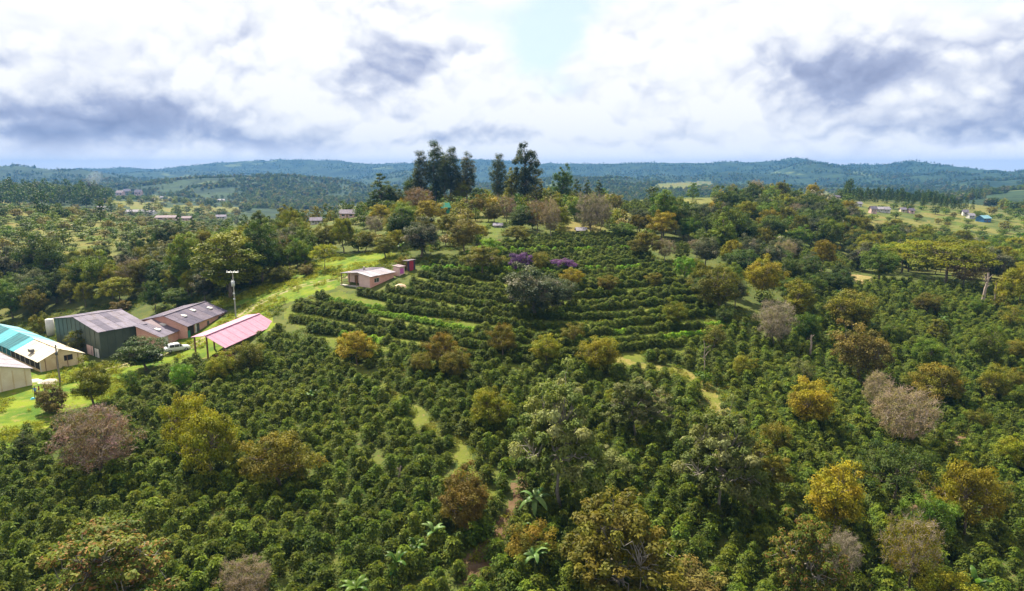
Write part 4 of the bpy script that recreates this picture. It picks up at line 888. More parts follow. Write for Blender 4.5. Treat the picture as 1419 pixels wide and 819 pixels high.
F_('dome', 'golden', 528, 308, 283, 36, 'small yellow dome tree left on the hilltop')
F_('round', 'greygreen', 584, 356, 300, 60, 'big dark tree with pale flecks above the pink house')
F_('round', 'brown', 643, 348, 298, 44, 'brown-olive tall tree right of the big dark tree')
F_('bare', 'grey', 520, 327, 297, 30, 'bare grey-brown tree in the hilltop garden, left')
F_('tall', 'yg', 533, 358, 324, 32, 'bright yellow-green tree right behind the pink house')
F_('flat', 'yg', 450, 374, 336, 38, 'yellow-green flat-crowned tree alone on the grass left of the house')
F_('bush', 'brown', 425, 382, 365, 24, 'small round brown bush on the grass bank')
F_('bush', 'olive', 390, 390, 367, 36, 'olive-brown bush at the edge of the wood by the track')
F_('bush', 'golden', 557, 373, 356, 18, 'small yellow bush against the back of the pink house')
F_('round', 'yg', 638, 278, 244, 36, 'yellow-green tree in front of the pale slender eucalyptus')
F_('bare', 'grey', 818, 324, 264, 44, 'tall bare grey tree above the small shelter')
F_('bare', 'grey', 833, 322, 270, 30, 'second bare grey tree close behind the tall one')
F_('bare', 'rust', 745, 322, 275, 34, 'orange bare tree, left of a pair on the hilltop lawn')
F_('bare', 'pinkgrey', 763, 327, 275, 34, 'mauve-grey bare tree, right of a pair on the hilltop lawn')
F_('round', 'dark', 722, 320, 286, 36, 'dark green round tree on the hilltop lawn')
F_('bare', 'mauve', 702, 307, 270, 28, 'mauve bare tree in front of the biggest eucalyptus')
F_('round', 'orange', 684, 310, 280, 28, 'orange round tree among hilltop shrubs')
F_('round', 'green', 863, 330, 308, 36, 'dark green bushes-like tree right of the shelter')
F_('round', 'orange', 662, 300, 270, 30, 'orange-olive tree in front of the gap between eucalyptus groups')
F_('dome', 'olive', 620, 330, 296, 40, 'olive dome tree right of the big dark one above the house')
F_('dome', 'olive', 715, 336, 312, 44, 'low olive dome tree at the top edge of the coffee field')
# --- left wood
F_('tall', 'yg', 322, 412, 318, 92, 'tall bright yellow-green tree, biggest in the left wood')
F_('round', 'dark', 60, 402, 320, 66, 'huge dark tree clump at the far left of the wood')
F_('round', 'greygreen', 20, 404, 338, 56, 'grey-green tree left of the huge dark clump')
F_('cone', 'dark', 249, 330, 291, 13, 'slim dark conifer, left of two in the valley wood')
F_('cone', 'dark', 269, 330, 293, 14, 'slim dark conifer, right of two in the valley wood')
F_('round', 'dark', 233, 345, 306, 42, 'dark tree at the foot of the two slim conifers')
F_('dome', 'dark', 216, 432, 388, 36, 'very dark tree just behind the long grey roof')
F_('bush', 'rust', 168, 432, 415, 26, 'rusty orange bush behind the green warehouse roof')
F_('dome', 'yg', 168, 420, 382, 54, 'yellow-green dome tree at the wood edge above the warehouse')
F_('round', 'green', 246, 428, 396, 36, 'fresh green tree behind the long grey roof')

# ------------------------------------------------------------------ woods and hedgerows by area
def dart(poly, space, dmax=1e9, dmin=0, n=60000, avoid=True, dens=None):
    xs = [p[0] for p in poly]; ys = [p[1] for p in poly]
    Ds = np.concatenate([[hit(p[0], p[1])[1]] for p in poly]).ravel(); lo, hi = max(Ds.min() * .85, dmin), min(Ds.max() * 1.15, dmax)
    D = np.sqrt(rng.uniform(lo ** 2, hi ** 2, n)); px = rng.uniform(min(xs), max(xs), n)
    X_ = (px - CX) / FPX * D; Y_ = D / CP - 5; Z_ = height(X_, Y_); P = np.stack([X_, Y_, Z_], 1)
    qx_, qy_, _ = project(P); P = P[inpoly(qx_, qy_, poly)]
    out_ = []; grid = {}
    for p in P:
        k = (int(p[0] // space), int(p[1] // space)); ok = True
        for i in (-1, 0, 1):
            for j in (-1, 0, 1):
                for q_ in grid.get((k[0] + i, k[1] + j), ()):
                    if (q_[0] - p[0]) ** 2 + (q_[1] - p[1]) ** 2 < space ** 2: ok = False; break
                if not ok: break
            if not ok: break
        if ok: grid.setdefault(k, []).append(p); out_.append(p)
    out_ = np.array(out_)
    if avoid and len(out_):
        ft = np.array(FEAT); dd = np.hypot(out_[:, None, 0] - ft[None, :, 0], out_[:, None, 1] - ft[None, :, 1]) - ft[None, :, 2] * .8
        out_ = out_[dd.min(1) > space * .35]
    return out_
ADJ = {'dark': 'dark green', 'green': 'mid green', 'yg': 'yellow-green', 'olive': 'olive', 'golden': 'golden', 'orange': 'orange-brown', 'sage': 'pale sage', 'greygreen': 'grey-green',
       'pinkgrey': 'pinkish grey', 'mauve': 'mauve tinted', 'rust': 'rusty orange', 'grey': 'bare grey', 'brown': 'brownish', 'euc': 'blue-green'}
SHP = {'dome': 'dome-shaped tree', 'round': 'round-crowned tree', 'loose': 'loose-crowned tree', 'bush': 'low bush', 'bare': 'thin-leaved tree', 'tall': 'tall forest tree', 'flat': 'flat-topped tree', 'cone': 'conical tree', 'pine': 'slim pine', 'wisp': 'slender tree'}
MIX_WOOD = [('round', 'dark', 4), ('tall', 'dark', 3), ('round', 'green', 3), ('tall', 'green', 2), ('dome', 'olive', 2), ('dome', 'yg', 2.2), ('round', 'greygreen', 1.5), ('tall', 'yg', 1.5), ('round', 'olive', 2), ('bare', 'brown', .8), ('bush', 'green', 1)]
MIX_GARDEN = [('round', 'olive', 2.6), ('dome', 'golden', .9), ('round', 'orange', .4), ('bush', 'yg', 1.6), ('bush', 'green', 1.4), ('round', 'dark', 1.6), ('bare', 'rust', .35), ('bare', 'pinkgrey', .4), ('dome', 'yg', 2.4), ('round', 'green', 2.2), ('bush', 'brown', 1)]
MIX_RIDGE = [('round', 'dark', 3), ('round', 'green', 3), ('dome', 'olive', 1.8), ('dome', 'yg', 1.2), ('round', 'greygreen', 1.6), ('bare', 'pinkgrey', .7), ('dome', 'golden', .5), ('bush', 'green', 1), ('tall', 'green', 1)]
MIX_SCRUB = [('bush', 'olive', 2.4), ('bush', 'dark', 2), ('bush', 'greygreen', 1.6), ('bare', 'brown', 1.2), ('round', 'dark', 1.2), ('bush', 'yg', 1), ('bare', 'grey', .7)]
CAND = []
def area(poly, space, mix, h, w, where, **kw):
    wt = np.array([m[2] for m in mix], float); wt /= wt.sum(); P = dart(poly, space, **kw)
    for p in P:
        k, pal, _ = mix[rng.choice(len(mix), p=wt)]; f = rng.uniform(.7, 1.3)
        qx_, qy_, qD = project(p); qx_, qy_, qD = qx_[0], qy_[0], qD[0]
        if qD > 300 and rng.uniform() < .22 and (inpoly(qx_, qy_, [(130, 285), (345, 285), (345, 322), (130, 316)]) or inpoly(qx_, qy_, [(1180, 287), (1400, 292), (1400, 328), (1180, 322)])): continue
        if any(inpoly(qx_, qy_, c_) for c_ in COFFEE2): continue
        hh = h * f * rng.uniform(.85, 1.2); ww = w * f
        if 'grassy' in where: f2 = 1.08 - .46 * clampd((qD - 185) / 60, 0, 1); hh *= f2; ww *= f2
        if k == 'bush': hh *= .55; ww *= .8
        if k in ('tall', 'cone'): hh *= 1.25; ww *= .9
        if k == 'pine': ww = hh * .32
        if 'far houses' in where or 'village' in where or (qD > 300 and 1180 < qx_ < 1400): hh *= .72; ww *= .82
        # keep the named trees and houses in sight: drop what would stand right in front of them
        sx0, sx1, sy0, sy1 = qx_ - ww * .45 * FPX / qD, qx_ + ww * .45 * FPX / qD, qy_ - hh * FPX / qD, qy_; bad = False
        for (a0, a1, b0, b1, fD) in SRECT:
            if qD < fD + 1:
                ox = min(a1, sx1) - max(a0, sx0); oy = min(b1, sy1) - max(b0, sy0)
                if ox > 0 and oy > 0 and ox * oy > .16 * (a1 - a0) * (b1 - b0): bad = True; break
        if bad: continue
        CAND.append((p[0], p[1], hh, ww, k, pal, where))
area([(-60, 445), (60, 440), (62, 428), (190, 424), (210, 410), (310, 420), (390, 388), (430, 368), (470, 352), (545, 346), (570, 330), (560, 286), (480, 290), (420, 292), (330, 306), (240, 345), (150, 372), (-60, 400)], 5.0, MIX_WOOD, 8.6, 7.6, 'in the wood left of the grassy track', dmax=285)
area([(-60, 400), (150, 372), (240, 345), (330, 306), (330, 297), (200, 300), (0, 284), (-60, 284)], 6.6, MIX_SCRUB + [('round', 'dark', 1.2), ('round', 'green', 1.2)], 4.6, 6.0, 'in the scrubby valley at far left', dmin=200)
area([(480, 296), (560, 280), (640, 272), (760, 274), (850, 280), (870, 318), (800, 322), (700, 334), (640, 346), (570, 345), (500, 350)], 4.1, MIX_GARDEN + [('bush', 'green', 2), ('bush', 'olive', 1.5)], 5.4, 5.2, 'in the hilltop garden')
area([(640, 352), (700, 342), (640, 330), (590, 350)], 5, MIX_GARDEN, 4.5, 4.5, 'at the top edge of the coffee field')
area([(860, 326), (905, 314), (1000, 316), (1012, 290), (1060, 268), (1100, 264), (1160, 285), (1200, 320), (1190, 345), (1130, 348), (1060, 336), (1010, 345), (985, 372), (930, 345)], 7, MIX_RIDGE, 9, 8.6, 'on the ridge right of the hilltop', dmax=420)
area([(985, 440), (960, 385), (1010, 345), (1085, 345), (1100, 366), (1150, 378), (1190, 392), (1150, 404), (1100, 438), (1060, 470), (1030, 470)], 6, MIX_RIDGE + [('bush', 'olive', 2)], 6, 5.6, 'at the top of the right coffee slope')
area([(1190, 378), (1180, 345), (1220, 332), (1330, 338), (1460, 330), (1460, 405), (1419, 402), (1320, 396), (1230, 392)], 6.5, MIX_RIDGE + [('flat', 'yg', 3)], 7.5, 8, 'behind the right coffee slope', dmax=330)
area([(1160, 300), (1230, 330), (1330, 335), (1460, 328), (1460, 285), (1345, 298), (1280, 290), (1190, 285)], 9.5, MIX_SCRUB, 7, 8, 'on the hillside below the far houses', dmin=240)
area([(880, 272), (985, 268), (1150, 268), (1180, 285), (1160, 264), (980, 258)], 12, MIX_RIDGE, 6.5, 7.5, 'along the far right ridge', dmin=300)
pineP = [(1165, 268), (1210, 266), (1280, 276), (1350, 292), (1330, 292), (1250, 284), (1170, 279)]
area(pineP, 6.5, [('pine', 'dark', 1), ('pine', 'olive', .8), ('pine', 'green', 1)], 13, 5, 'in the pine plantation on the right', dmin=380)
area([(-60, 288), (130, 288), (160, 276), (130, 268), (-60, 268)], 13, [('tall', 'dark', 2), ('round', 'dark', 1), ('cone', 'dark', .5)], 14, 11, 'in the dark wood at far left', dmin=500)
area([(150, 300), (340, 300), (350, 284), (250, 268), (140, 270)], 24, MIX_RIDGE, 11, 11, 'around the village in the valley', dmin=420)
area([(0, 640), (60, 605), (150, 600), (300, 700), (640, 600), (720, 780), (640, 819), (0, 819)], 20, [('bush', 'olive', 1), ('bush', 'yg', 1), ('wisp', 'green', 1)], 3.6, 3.2, 'low among the near coffee rows')
area([(1000, 480), (1419, 420), (1419, 819), (760, 819), (820, 560)], 9.5, [('bush', 'olive', 1.6), ('bush', 'yg', 1), ('wisp', 'sage', 1), ('round', 'green', 1.6), ('round', 'olive', 1.6), ('loose', 'olive', 1.2), ('wisp', 'olive', 1), ('bare', 'pinkgrey', .3)], 4.6, 4.2, 'among the coffee of the right slope')

# ------------------------------------------------------------------ largest ~250 area trees singly, the rest as one wood
def gn_scatter(name, label, pts, yaw, scl, idx, sources):
    me = bpy.data.meshes.new(name); me.vertices.add(len(pts)); me.vertices.foreach_set('co', np.asarray(pts, np.float32).ravel())
    for k, t, v in (('rot', 'FLOAT', yaw), ('sc', 'FLOAT_VECTOR', scl), ('idx', 'INT', idx)):
        a_ = me.attributes.new(k, t, 'POINT'); a_.data.foreach_set('vector' if t == 'FLOAT_VECTOR' else 'value', np.asarray(v, np.int32 if t == 'INT' else np.float32).ravel())
    o = bpy.data.objects.new(name, me); link(o); o['kind'] = 'stuff'; o['label'] = label
    ng = bpy.data.node_groups.new(name, 'GeometryNodeTree'); ng.interface.new_socket('Geometry', in_out='INPUT', socket_type='NodeSocketGeometry'); ng.interface.new_socket('Geometry', in_out='OUTPUT', socket_type='NodeSocketGeometry')
    h = NT(ng); gi = h.n('NodeGroupInput'); go = h.n('NodeGroupOutput'); ip = h.n('GeometryNodeInstanceOnPoints'); h.l(gi.outputs[0], ip.inputs['Points'])
    ga = h.n('GeometryNodeGeometryToInstance')
    for s in reversed(sources):
        oi = h.n('GeometryNodeObjectInfo', transform_space='ORIGINAL'); oi.inputs[0].default_value = s; oi.inputs[1].default_value = False
        h.l(oi.outputs['Geometry'], ga.inputs[0])
    h.l(ga.outputs[0], ip.inputs['Instance']); ip.inputs['Pick Instance'].default_value = True
    def att(n_, t):
        q_ = h.n('GeometryNodeInputNamedAttribute', data_type=t); q_.inputs[0].default_value = n_; return q_.outputs[0]
    h.l(att('idx', 'INT'), ip.inputs['Instance Index']); h.l(att('sc', 'FLOAT_VECTOR'), ip.inputs['Scale'])
    cx = h.n('ShaderNodeCombineXYZ'); h.l(att('rot', 'FLOAT'), cx.inputs[2]); h.l(cx.outputs[0], ip.inputs['Rotation'])
    h.l(ip.outputs[0], go.inputs[0]); md = o.modifiers.new('scatter', 'NODES'); md.node_group = ng; return o

cp = np.array([[c[0], c[1]] for c in CAND]); cz = height(cp[:, 0], cp[:, 1])
cpx, cpy, cD = project(np.column_stack([cp, cz])); app = np.array([c[2] * c[3] for c in CAND]) / cD ** 2
app = np.where((cpx > -20) & (cpx < 1440) & (cpy < 850), app, 0)
order = np.argsort(-app); NSING = 300
single = set(order[:NSING].tolist())
rest = [i for i in range(len(CAND)) if i not in single and cD[i] > 30]
LAND = [((60, 350), 'the huge dark tree clump at far left'), ((322, 360), 'the biggest tree of the left wood'), ((450, 355), 'the flat-crowned tree on the grass'), ((170, 400), 'the green warehouse roof'), ((262, 425), 'the long slate-grey roof'), ((328, 395), 'the utility pole with transformer'),
        ((515, 375), 'the pink farmhouse'), ((585, 325), 'the big pale-flecked tree'), ((606, 240), 'the left eucalyptus group'), ((729, 245), 'the biggest eucalyptus'), ((595, 290), 'the wide yellow hilltop dome tree'), ((480, 280), 'the pinkish house above the wood'), ((438, 280), 'the small white house above the wood'),
        ((258, 305), 'the two slim dark conifers'), ((186, 294), 'the long white valley shed'), ((165, 268), 'the pink-roofed village house'), ((820, 300), 'the tall bare hilltop tree'), ((806, 320), 'the grey hilltop shelter'), ((916, 310), 'the large golden ridge dome'), ((948, 367), 'the bright green ball tree'),
        ((1056, 385), 'the pale golden tree'), ((1072, 445), 'the tall bare grey tree'), ((1106, 412), 'the upright yellow-green tree'), ((1222, 290), 'the row of houses below the pines'), ((1368, 304), 'the pale blue roof at far right'), ((1312, 360), 'the largest flat-topped tree'), ((1361, 400), 'the thick broken stump'),
        ((1195, 386), 'the small bare clearing'), ((1250, 575), 'the large bare pink-grey tree'), ((1190, 490), 'the big brown-olive tree'), ((1121, 555), 'the golden-olive bushy tree'), ((1154, 690), 'the tall deep golden tree'), ((1336, 690), 'the golden dome near the right edge'), ((995, 640), 'the tall grey-trunked pale tree'),
        ((772, 610), 'the large pale sage tree'), ((645, 700), 'the orange-brown tree'), ((388, 640), 'the lone olive dome tree'), ((294, 620), 'the pair of yellow-green domes'), ((138, 610), 'the big mauve tinted tree'), ((742, 400), 'the big mottled grey-green tree'), ((985, 520), 'the tan footpath'), ((1259, 760), 'the pinkish-gold tree'), ((1112, 780), 'the tree with red leaf tips'), ((856, 760), 'the wide olive-green bottom tree'), ((668, 360), 'the olive dome above the terraces'), ((1320, 275), 'the right end of the pines'), ((1000, 262), 'the far ridge left of the pines'), ((20, 295), 'the yellow field at far left')]
SHP2 = {'dome': 'domed tree', 'round': 'rounded tree', 'loose': 'loose tree', 'bush': 'bush', 'bare': 'thin-leaved tree', 'tall': 'tall tree', 'flat': 'flat-topped tree', 'cone': 'conical tree', 'pine': 'slim pine', 'wisp': 'slender tree'}
bucket = {}
for i in sorted(single):
    k, pal, where = CAND[i][4:7]; px_, py_ = cpx[i], cpy[i] - CAND[i][2] * FPX / cD[i] * .5
    dd = [math.hypot(px_ - l[0][0], (py_ - l[0][1]) * 1.5) for l in LAND]; j = int(np.argmin(dd)); lx, ly = LAND[j][0]; dx_, dy_ = px_ - lx, (py_ - ly) * 1.5
    rel = ('right of' if dx_ > 0 else 'left of') if abs(dx_) > abs(dy_) else ('in front of' if dy_ > 0 else 'behind')
    if dd[j] < 26: rel = 'close ' + rel if 'of' in rel and 'front' not in rel else 'just ' + rel
    adj = ADJ[pal].replace('bare grey', 'pale grey') if k != 'bare' else ADJ[pal]
    bucket.setdefault((adj, SHP2[k], rel, LAND[j][1]), []).append(i)
ORD = ['first', 'second', 'third', 'fourth', 'fifth', 'sixth', 'seventh', 'eighth', 'ninth', 'tenth', 'eleventh', 'twelfth']
GRP = {'pine': 'pines of the plantation on the right'}
for (adj, sh, rel, lm), ids in bucket.items():
    ids = sorted(ids, key=lambda i: cpx[i])
    for n_, i in enumerate(ids):
        x, y, h_, w_, k, pal, where = CAND[i]
        if len(ids) == 1: lab = f'{adj} {sh} {rel} {lm}'
        elif len(ids) == 2: lab = f'{("left", "right")[n_]} of two {adj} {sh}s {rel} {lm}'.replace('bushs', 'bushes')
        else: lab = f'{ORD[n_] if n_ < 12 else "rightmost"} {adj} {sh} from the left {rel} {lm}'
        lab = ' '.join(lab.split()[:16]); plant(k, pal, x, y, h_, w_, lab, group=GRP.get(k, 'trees and bushes ' + where))
# cheap whole trees for the far woods: one mesh each
def low_tree(seed, kind, pal, H=10, Wd=9, n=420, ls=1.0, zb=1.0, nclump=26, rc=1.5):
    rg = np.random.default_rng(seed); Cn = spread(crown_points(kind, nclump * 5, H - rc * .5, Wd - rc, zb + rc * .4, rg), nclump, rg)
    ci = rg.integers(0, nclump, n); u = unit(rg.normal(size=(n, 3))); pos = Cn[ci] + u * rc * rg.uniform(.5, 1, (n, 1)) * [1, 1, .75]
    lv, lf = leaf_quads(pos, u + [0, 0, .8] + rg.normal(size=(n, 3)) * .5, ls * rg.uniform(.6, 1.3, n), .7, rg)
    tv, tf = tube(np.array([[0, 0, -1.5], [0, 0, H * .3], [.1, 0, H * .8]]), np.array([.25, .18, .06]), 5)
    lr = np.concatenate([rg.uniform(0, 1, n), np.zeros(len(tf))]); cr_ = np.concatenate([rg.uniform(0, 1, nclump)[ci], np.zeros(len(tf))])
    return np_mesh('far_tree', np.concatenate([lv, tv]), [np.concatenate([lf, tf + len(lv)])], ['leaf_' + pal, 'bark'], np.concatenate([np.zeros(n), np.ones(len(tf))]), {'leaf_rand': lr, 'clump_rand': cr_})
LOW = {}
lowspec = [('round', 'dark'), ('dome', 'green'), ('dome', 'olive'), ('round', 'greygreen'), ('dome', 'yg'), ('tall', 'dark'), ('round', 'brown'), ('cone', 'dark'), ('bush', 'green'), ('dome', 'golden'), ('bush', 'pinkgrey')]
srcs = []
spots = [(905, 285), (960, 276), (1015, 274), (1040, 284), (1075, 280), (60, 300), (1130, 284), (140, 308), (112, 316), (1000, 290), (90, 322)]
wh = ['on the ridge below the striped far coffee rows', 'on the far ridge, right of centre', 'on the far ridge above dense woods', 'among dark trees on the far right ridge', 'bright against the dark far ridge', 'standing high in the far left scrub', 'on the far ridge left of the pine plantation', 'in the far left valley scrub', 'low in the far left valley scrub', 'on the far ridge, golden among green', 'low and pinkish in the far left scrub']
for i, (kd, pl) in enumerate(lowspec):
    me = low_tree(300 + i, 'round' if kd == 'bush' else kd, pl, H=5 if kd == 'bush' else 14 if kd in ('tall', 'cone') else 10, Wd=6 if kd == 'bush' else 8, n=300 if kd == 'bush' else 460, ls=.75 if kd == 'bush' else .95)
    p, D = hit(*spots[i]); o = bpy.data.objects.new('far_tree', me); link(o); o.location = p; o['category'] = 'tree'
    o['label'] = f'distant {ADJ[pl]} {SHP[kd]} {wh[i]}'; srcs.append(o); LOW[(kd, pl)] = i
def low_idx(k, pal):
    if k == 'bush': return 10 if pal in ('pinkgrey', 'grey', 'brown') else 8
    if k in ('cone', 'pine'): return 7
    if k == 'tall': return 5
    return {'dark': 0, 'green': 1, 'olive': 2, 'greygreen': 3, 'yg': 4, 'golden': 9, 'brown': 6, 'rust': 6, 'orange': 6, 'pinkgrey': 6, 'grey': 6, 'sage': 3}.get(pal, 1)
LH = [10, 10, 10, 10, 10, 14, 10, 14, 5, 10, 5]; LWd = [8] * 8 + [6, 8, 6]
pts, yaw, scl, idx = [], [], [], []
for i in rest:
    x, y, h_, w_, k, pal, _ = CAND[i]; j = low_idx(k, pal); pts.append((x, y, cz[i])); yaw.append(rng.uniform(0, 6.28)); scl.append((w_ / LWd[j], w_ / LWd[j], h_ / LH[j])); idx.append(j)
# far slopes: woods, hedges and lone trees thinning into fields
n = 150000
D = np.exp(rng.uniform(math.log(330), math.log(5600), n)); px = rng.uniform(-160, 1580, n)
X_ = (px - CX) / FPX * D; Y_ = D / CP; Z_ = height(X_, Y_)
fz2 = zone_of(np.stack([X_, Y_, Z_], 1)); dn = fbm(X_ / 130, Y_ / 130, 4, 5) + .5 * fbm(X_ / 30, Y_ / 30, 2, 6)
# keep only clumps; density per m2 falls with distance because sampling is log-uniform
ok = (dn > np.where(D < 1000, np.where(px < 480, .17, .12), -.04)) & (fz2 == 0) & (rng.uniform(0, 1, n) < np.clip(D / 1800, .22, 1))
near_keep = np.zeros(n, bool)
pxs, pys, _ = project(np.stack([X_, Y_, Z_], 1))
village = [(130, 268), (345, 280), (345, 322), (130, 316)]
ok &= ~(inpoly(pxs, pys, village) & (rng.uniform(0, 1, n) < .93))
ok &= ~(inpoly(pxs, pys, [(1180, 287), (1400, 292), (1400, 328), (1180, 322)]) & (rng.uniform(0, 1, n) < .9))
for k in np.nonzero(ok)[0]:
    j = int(rng.choice(9, p=[.32, .2, .08, .1, .04, .1, .04, .05, .07])); s = rng.uniform(.55, 1.05) * (.62 if D[k] < 1000 and px[k] < 480 else 1)
    pts.append((X_[k], Y_[k], Z_[k] - .3)); yaw.append(rng.uniform(0, 6.28)); scl.append((s * 1.15, s * 1.15, s)); idx.append(j)
gn_scatter('far_woodland', 'far woods and hedges spread over the distant hills', pts, yaw, scl, idx, srcs)
print('trees single', len(FEAT) + NSING, 'rest', len(rest), 'far', len(pts))

# ------------------------------------------------------------------ coffee
def coffee_mesh(seed, pal='coffee', H=1.75, R_=1.0, nb=58, per=15):
    rg = np.random.default_rng(seed); pos, nrm, dr, cl_ = [], [], [], []; stems = [tube(np.array([[0, 0, -.4], [.03, .02, H * .5], [0, 0, H * .97]]), np.array([.035, .025, .01]), 4)]
    for b_ in range(nb):
        t = (b_ + rg.uniform(0, 1)) / nb; z0 = .18 + t * (H - .22); an = b_ * 2.4 + rg.normal() * .3; L_ = R_ * (1 - max(0, (t - .35) / .65) ** 2.6 * .82) * rg.uniform(.55, 1.22) * (.75 + .25 * min(1, t / .3)) + .1
        dv = np.array([math.cos(an), math.sin(an), 0]); u_ = np.linspace(.25, 1, per)
        rise = .35 if t > .8 else .22; line = np.array([0, 0, z0]) + dv * (L_ * u_)[:, None] + np.array([0, 0, 1]) * (rise * L_ * u_ - .42 * L_ * u_ ** 2.2)[:, None]
        side = np.cross(dv, [0, 0, 1]) * np.where(np.arange(per) % 2, 1, -1)[:, None]
        pos.append(line + side * .10 + rg.normal(size=(per, 3)) * .035); nrm.append(np.array([0, 0, 1.]) + side * .35 + dv * .45 + rg.normal(size=(per, 3)) * .35); dr.append(side * 1.2 + dv * .6 - np.array([0, 0, .5]))
        cl_.append(np.full(per, rg.uniform(0, .6) + .4 * (t > .82)))
    pos, nrm, dr, cl_ = map(np.concatenate, (pos, nrm, dr, cl_)); n_ = len(pos)
    lv, lf = leaf_quads(pos, nrm, .25 * rg.uniform(.65, 1.3, n_), .46, rg, fold=.12, droop=dr * 3)
    sv, sf = join(stems)
    return np_mesh('coffee_bush', np.concatenate([lv, sv]), [np.concatenate([lf, sf + len(lv)])], ['leaf_' + pal, 'bark'], np.concatenate([np.zeros(n_), np.ones(len(sf))]),
                   {'leaf_rand': np.concatenate([rg.uniform(0, 1, n_), np.zeros(len(sf))]), 'clump_rand': np.concatenate([cl_, np.zeros(len(sf))])})
CM = [coffee_mesh(500 + i, H=h_, R_=r_, nb=n_) for i, (h_, r_, n_) in enumerate(((1.75, 1.0, 58), (1.95, .9, 60), (1.5, 1.05, 52), (2.1, 1.0, 62), (1.6, .85, 50), (2.5, .85, 44)))] + [coffee_mesh(520, 'lime', H=1.2, R_=.8, nb=34)]
def rows(poly_list, exclude, direction, rs, ps, jit, dmax):
    dx, dy = np.array(direction) / np.hypot(*direction); ext = 330; out_ = []
    a_ = np.arange(-ext, ext, rs); b_ = np.arange(-ext, ext, ps); A_, B_ = np.meshgrid(a_, b_); A_ = A_.ravel(); B_ = B_.ravel()
    bend = 3 * np.sin(B_ / 31.) + 1.5 * np.sin(B_ / 13. + 1); A_ = A_ + bend
    X_ = -dy * A_ + dx * B_ + rng.normal(size=A_.shape) * jit; Y_ = dx * A_ + dy * B_ + 120 + rng.normal(size=A_.shape) * jit
    k = (Y_ > 30) & (Y_ < dmax) & (np.abs(X_) < Y_ * .95 + 12); X_, Y_ = X_[k], Y_[k]; P = np.stack([X_, Y_, height(X_, Y_)], 1); qx_, qy_, D = project(P)
    ok = np.zeros(len(P), bool)
    for p in poly_list: ok |= inpoly(qx_, qy_, p)
    for p in exclude: ok &= ~inpoly(qx_, qy_, p)
    return P[ok]
SPL = 905
LEFT = [p if p[0] < SPL else (SPL, p[1]) for p in COFFEE]
c1 = rows([[(-120, 640), (0, 632), (60, 608), (100, 582), (140, 575), (190, 545), (205, 520), (260, 508), (300, 500), (385, 458), (460, 482), (600, 500), (700, 512), (800, 512), (870, 505), (860, 560), (790, 700), (740, 900), (-120, 900)]], [TERR], (1, 1.25), 2.25, 1.5, .24, 240)
c2 = rows([[(870, 505), (920, 502), (992, 475), (1005, 440), (1060, 470), (1100, 440), (1150, 405), (1220, 392), (1419, 405), (1560, 420), (1560, 900), (740, 900), (790, 700), (860, 560)]], [], (.42, 1), 2.15, 1.5, .24, 260)
c3 = rows(COFFEE2, [], (1, -.35), 3.2, 1.7, .2, 420)
# terrace rows follow the bowl of the slope (traced from the photograph onto the terrain)
c4 = []
xs = np.arange(385, 1015, 6.0)
prev = None; yk = 523.0
while yk > 322:
    line = []
    for x in xs:
        y = yk - .17 * (math.sqrt((x - 775) ** 2 + 90 ** 2) - 90) * (1.0 if x < 775 else .75)
        y = y + 2.0 * math.sin(x / 47 + yk * .2)
        if inpoly(np.array([x]), np.array([y]), TERR)[0]: line.append((x, y))
        else: line.append(None)
    seg = []
    for q_ in line + [None]:
        if q_ is None:
            if len(seg) > 2:
                P = np.array(seg); s = np.concatenate([[0], np.cumsum(np.hypot(*np.diff(P[:, :2], axis=0).T))]); m = np.arange(rng.uniform(0, 1), s[-1], 0.74 if yk > 395 else 1.0)
                c4.append(np.stack([np.interp(m, s, P[:, 0]), np.interp(m, s, P[:, 1])], 1) + rng.normal(size=(len(m), 2)) * .10)
            seg = []
        else:
            P, D = hit(*q_); seg.append(P)
    D = hit(720, yk)[1]; D2 = hit(720, yk - 4)[1]; pitch = 4 / max(D2 - D, .3)
    yk -= clampd(pitch * (4.0 if yk > 395 else 2.7), 3.0, 20)
c4 = np.concatenate(c4); c4 = np.column_stack([c4, height(c4[:, 0], c4[:, 1])])
def thin(P, gap_noise=.27, loss=.045):
    z = zone_of(P); ok = (z == 0) | (z == 8)
    w = fbm(P[:, 0] / 14, P[:, 1] / 14, 3, 91); ok &= ~((w > gap_noise) & (rng.uniform(0, 1, len(P)) < .75)); ok &= rng.uniform(0, 1, len(P)) > loss
    t = np.array(TREES)
    for i in range(0, len(P), 2000):
        q_ = P[i:i + 2000]; dd = np.hypot(q_[:, None, 0] - t[None, :, 0], q_[:, None, 1] - t[None, :, 1]); ok[i:i + 2000] &= (dd > np.minimum(.9, t[None, :, 2] * .45)).all(1)
    ok &= line_dist(P[:, 0], P[:, 1], PATH_T) > 2.5
    for (bx, by, br) in BLD: ok &= np.hypot(P[:, 0] - bx, P[:, 1] - by) > br
    return P[ok]
for r_ in [(x, y, 0) for x, y in PATH_T]: pass
cof = np.concatenate([thin(np.concatenate([c1, c2])), thin(c4, .42, .012)]); cof_far = thin(c3)
ALLC = np.concatenate([cof, cof_far]); qx_, qy_, D_ = project(ALLC); vis = (qx_ > -8) & (qx_ < 1427) & (qy_ < 832)
ALLC = ALLC[(qx_ > -120) & (qx_ < 1540)]; qx_, qy_, D_ = project(ALLC); vis = (qx_ > -8) & (qx_ < 1427) & (qy_ < 832)
young = np.zeros(len(ALLC), bool)
for line in [[(430, 418), (480, 424), (530, 434), (568, 446), (610, 456), (650, 462)], [(640, 353), (720, 350), (890, 344)], [(590, 374), (700, 377), (760, 378)], [(800, 378), (850, 377), (890, 374)], [(860, 466), (910, 468), (960, 464), (1012, 452)], [(470, 470), (520, 478)]]:
    young |= line_dist(ALLC[:, 0], ALLC[:, 1], trace(line)) < 1.5
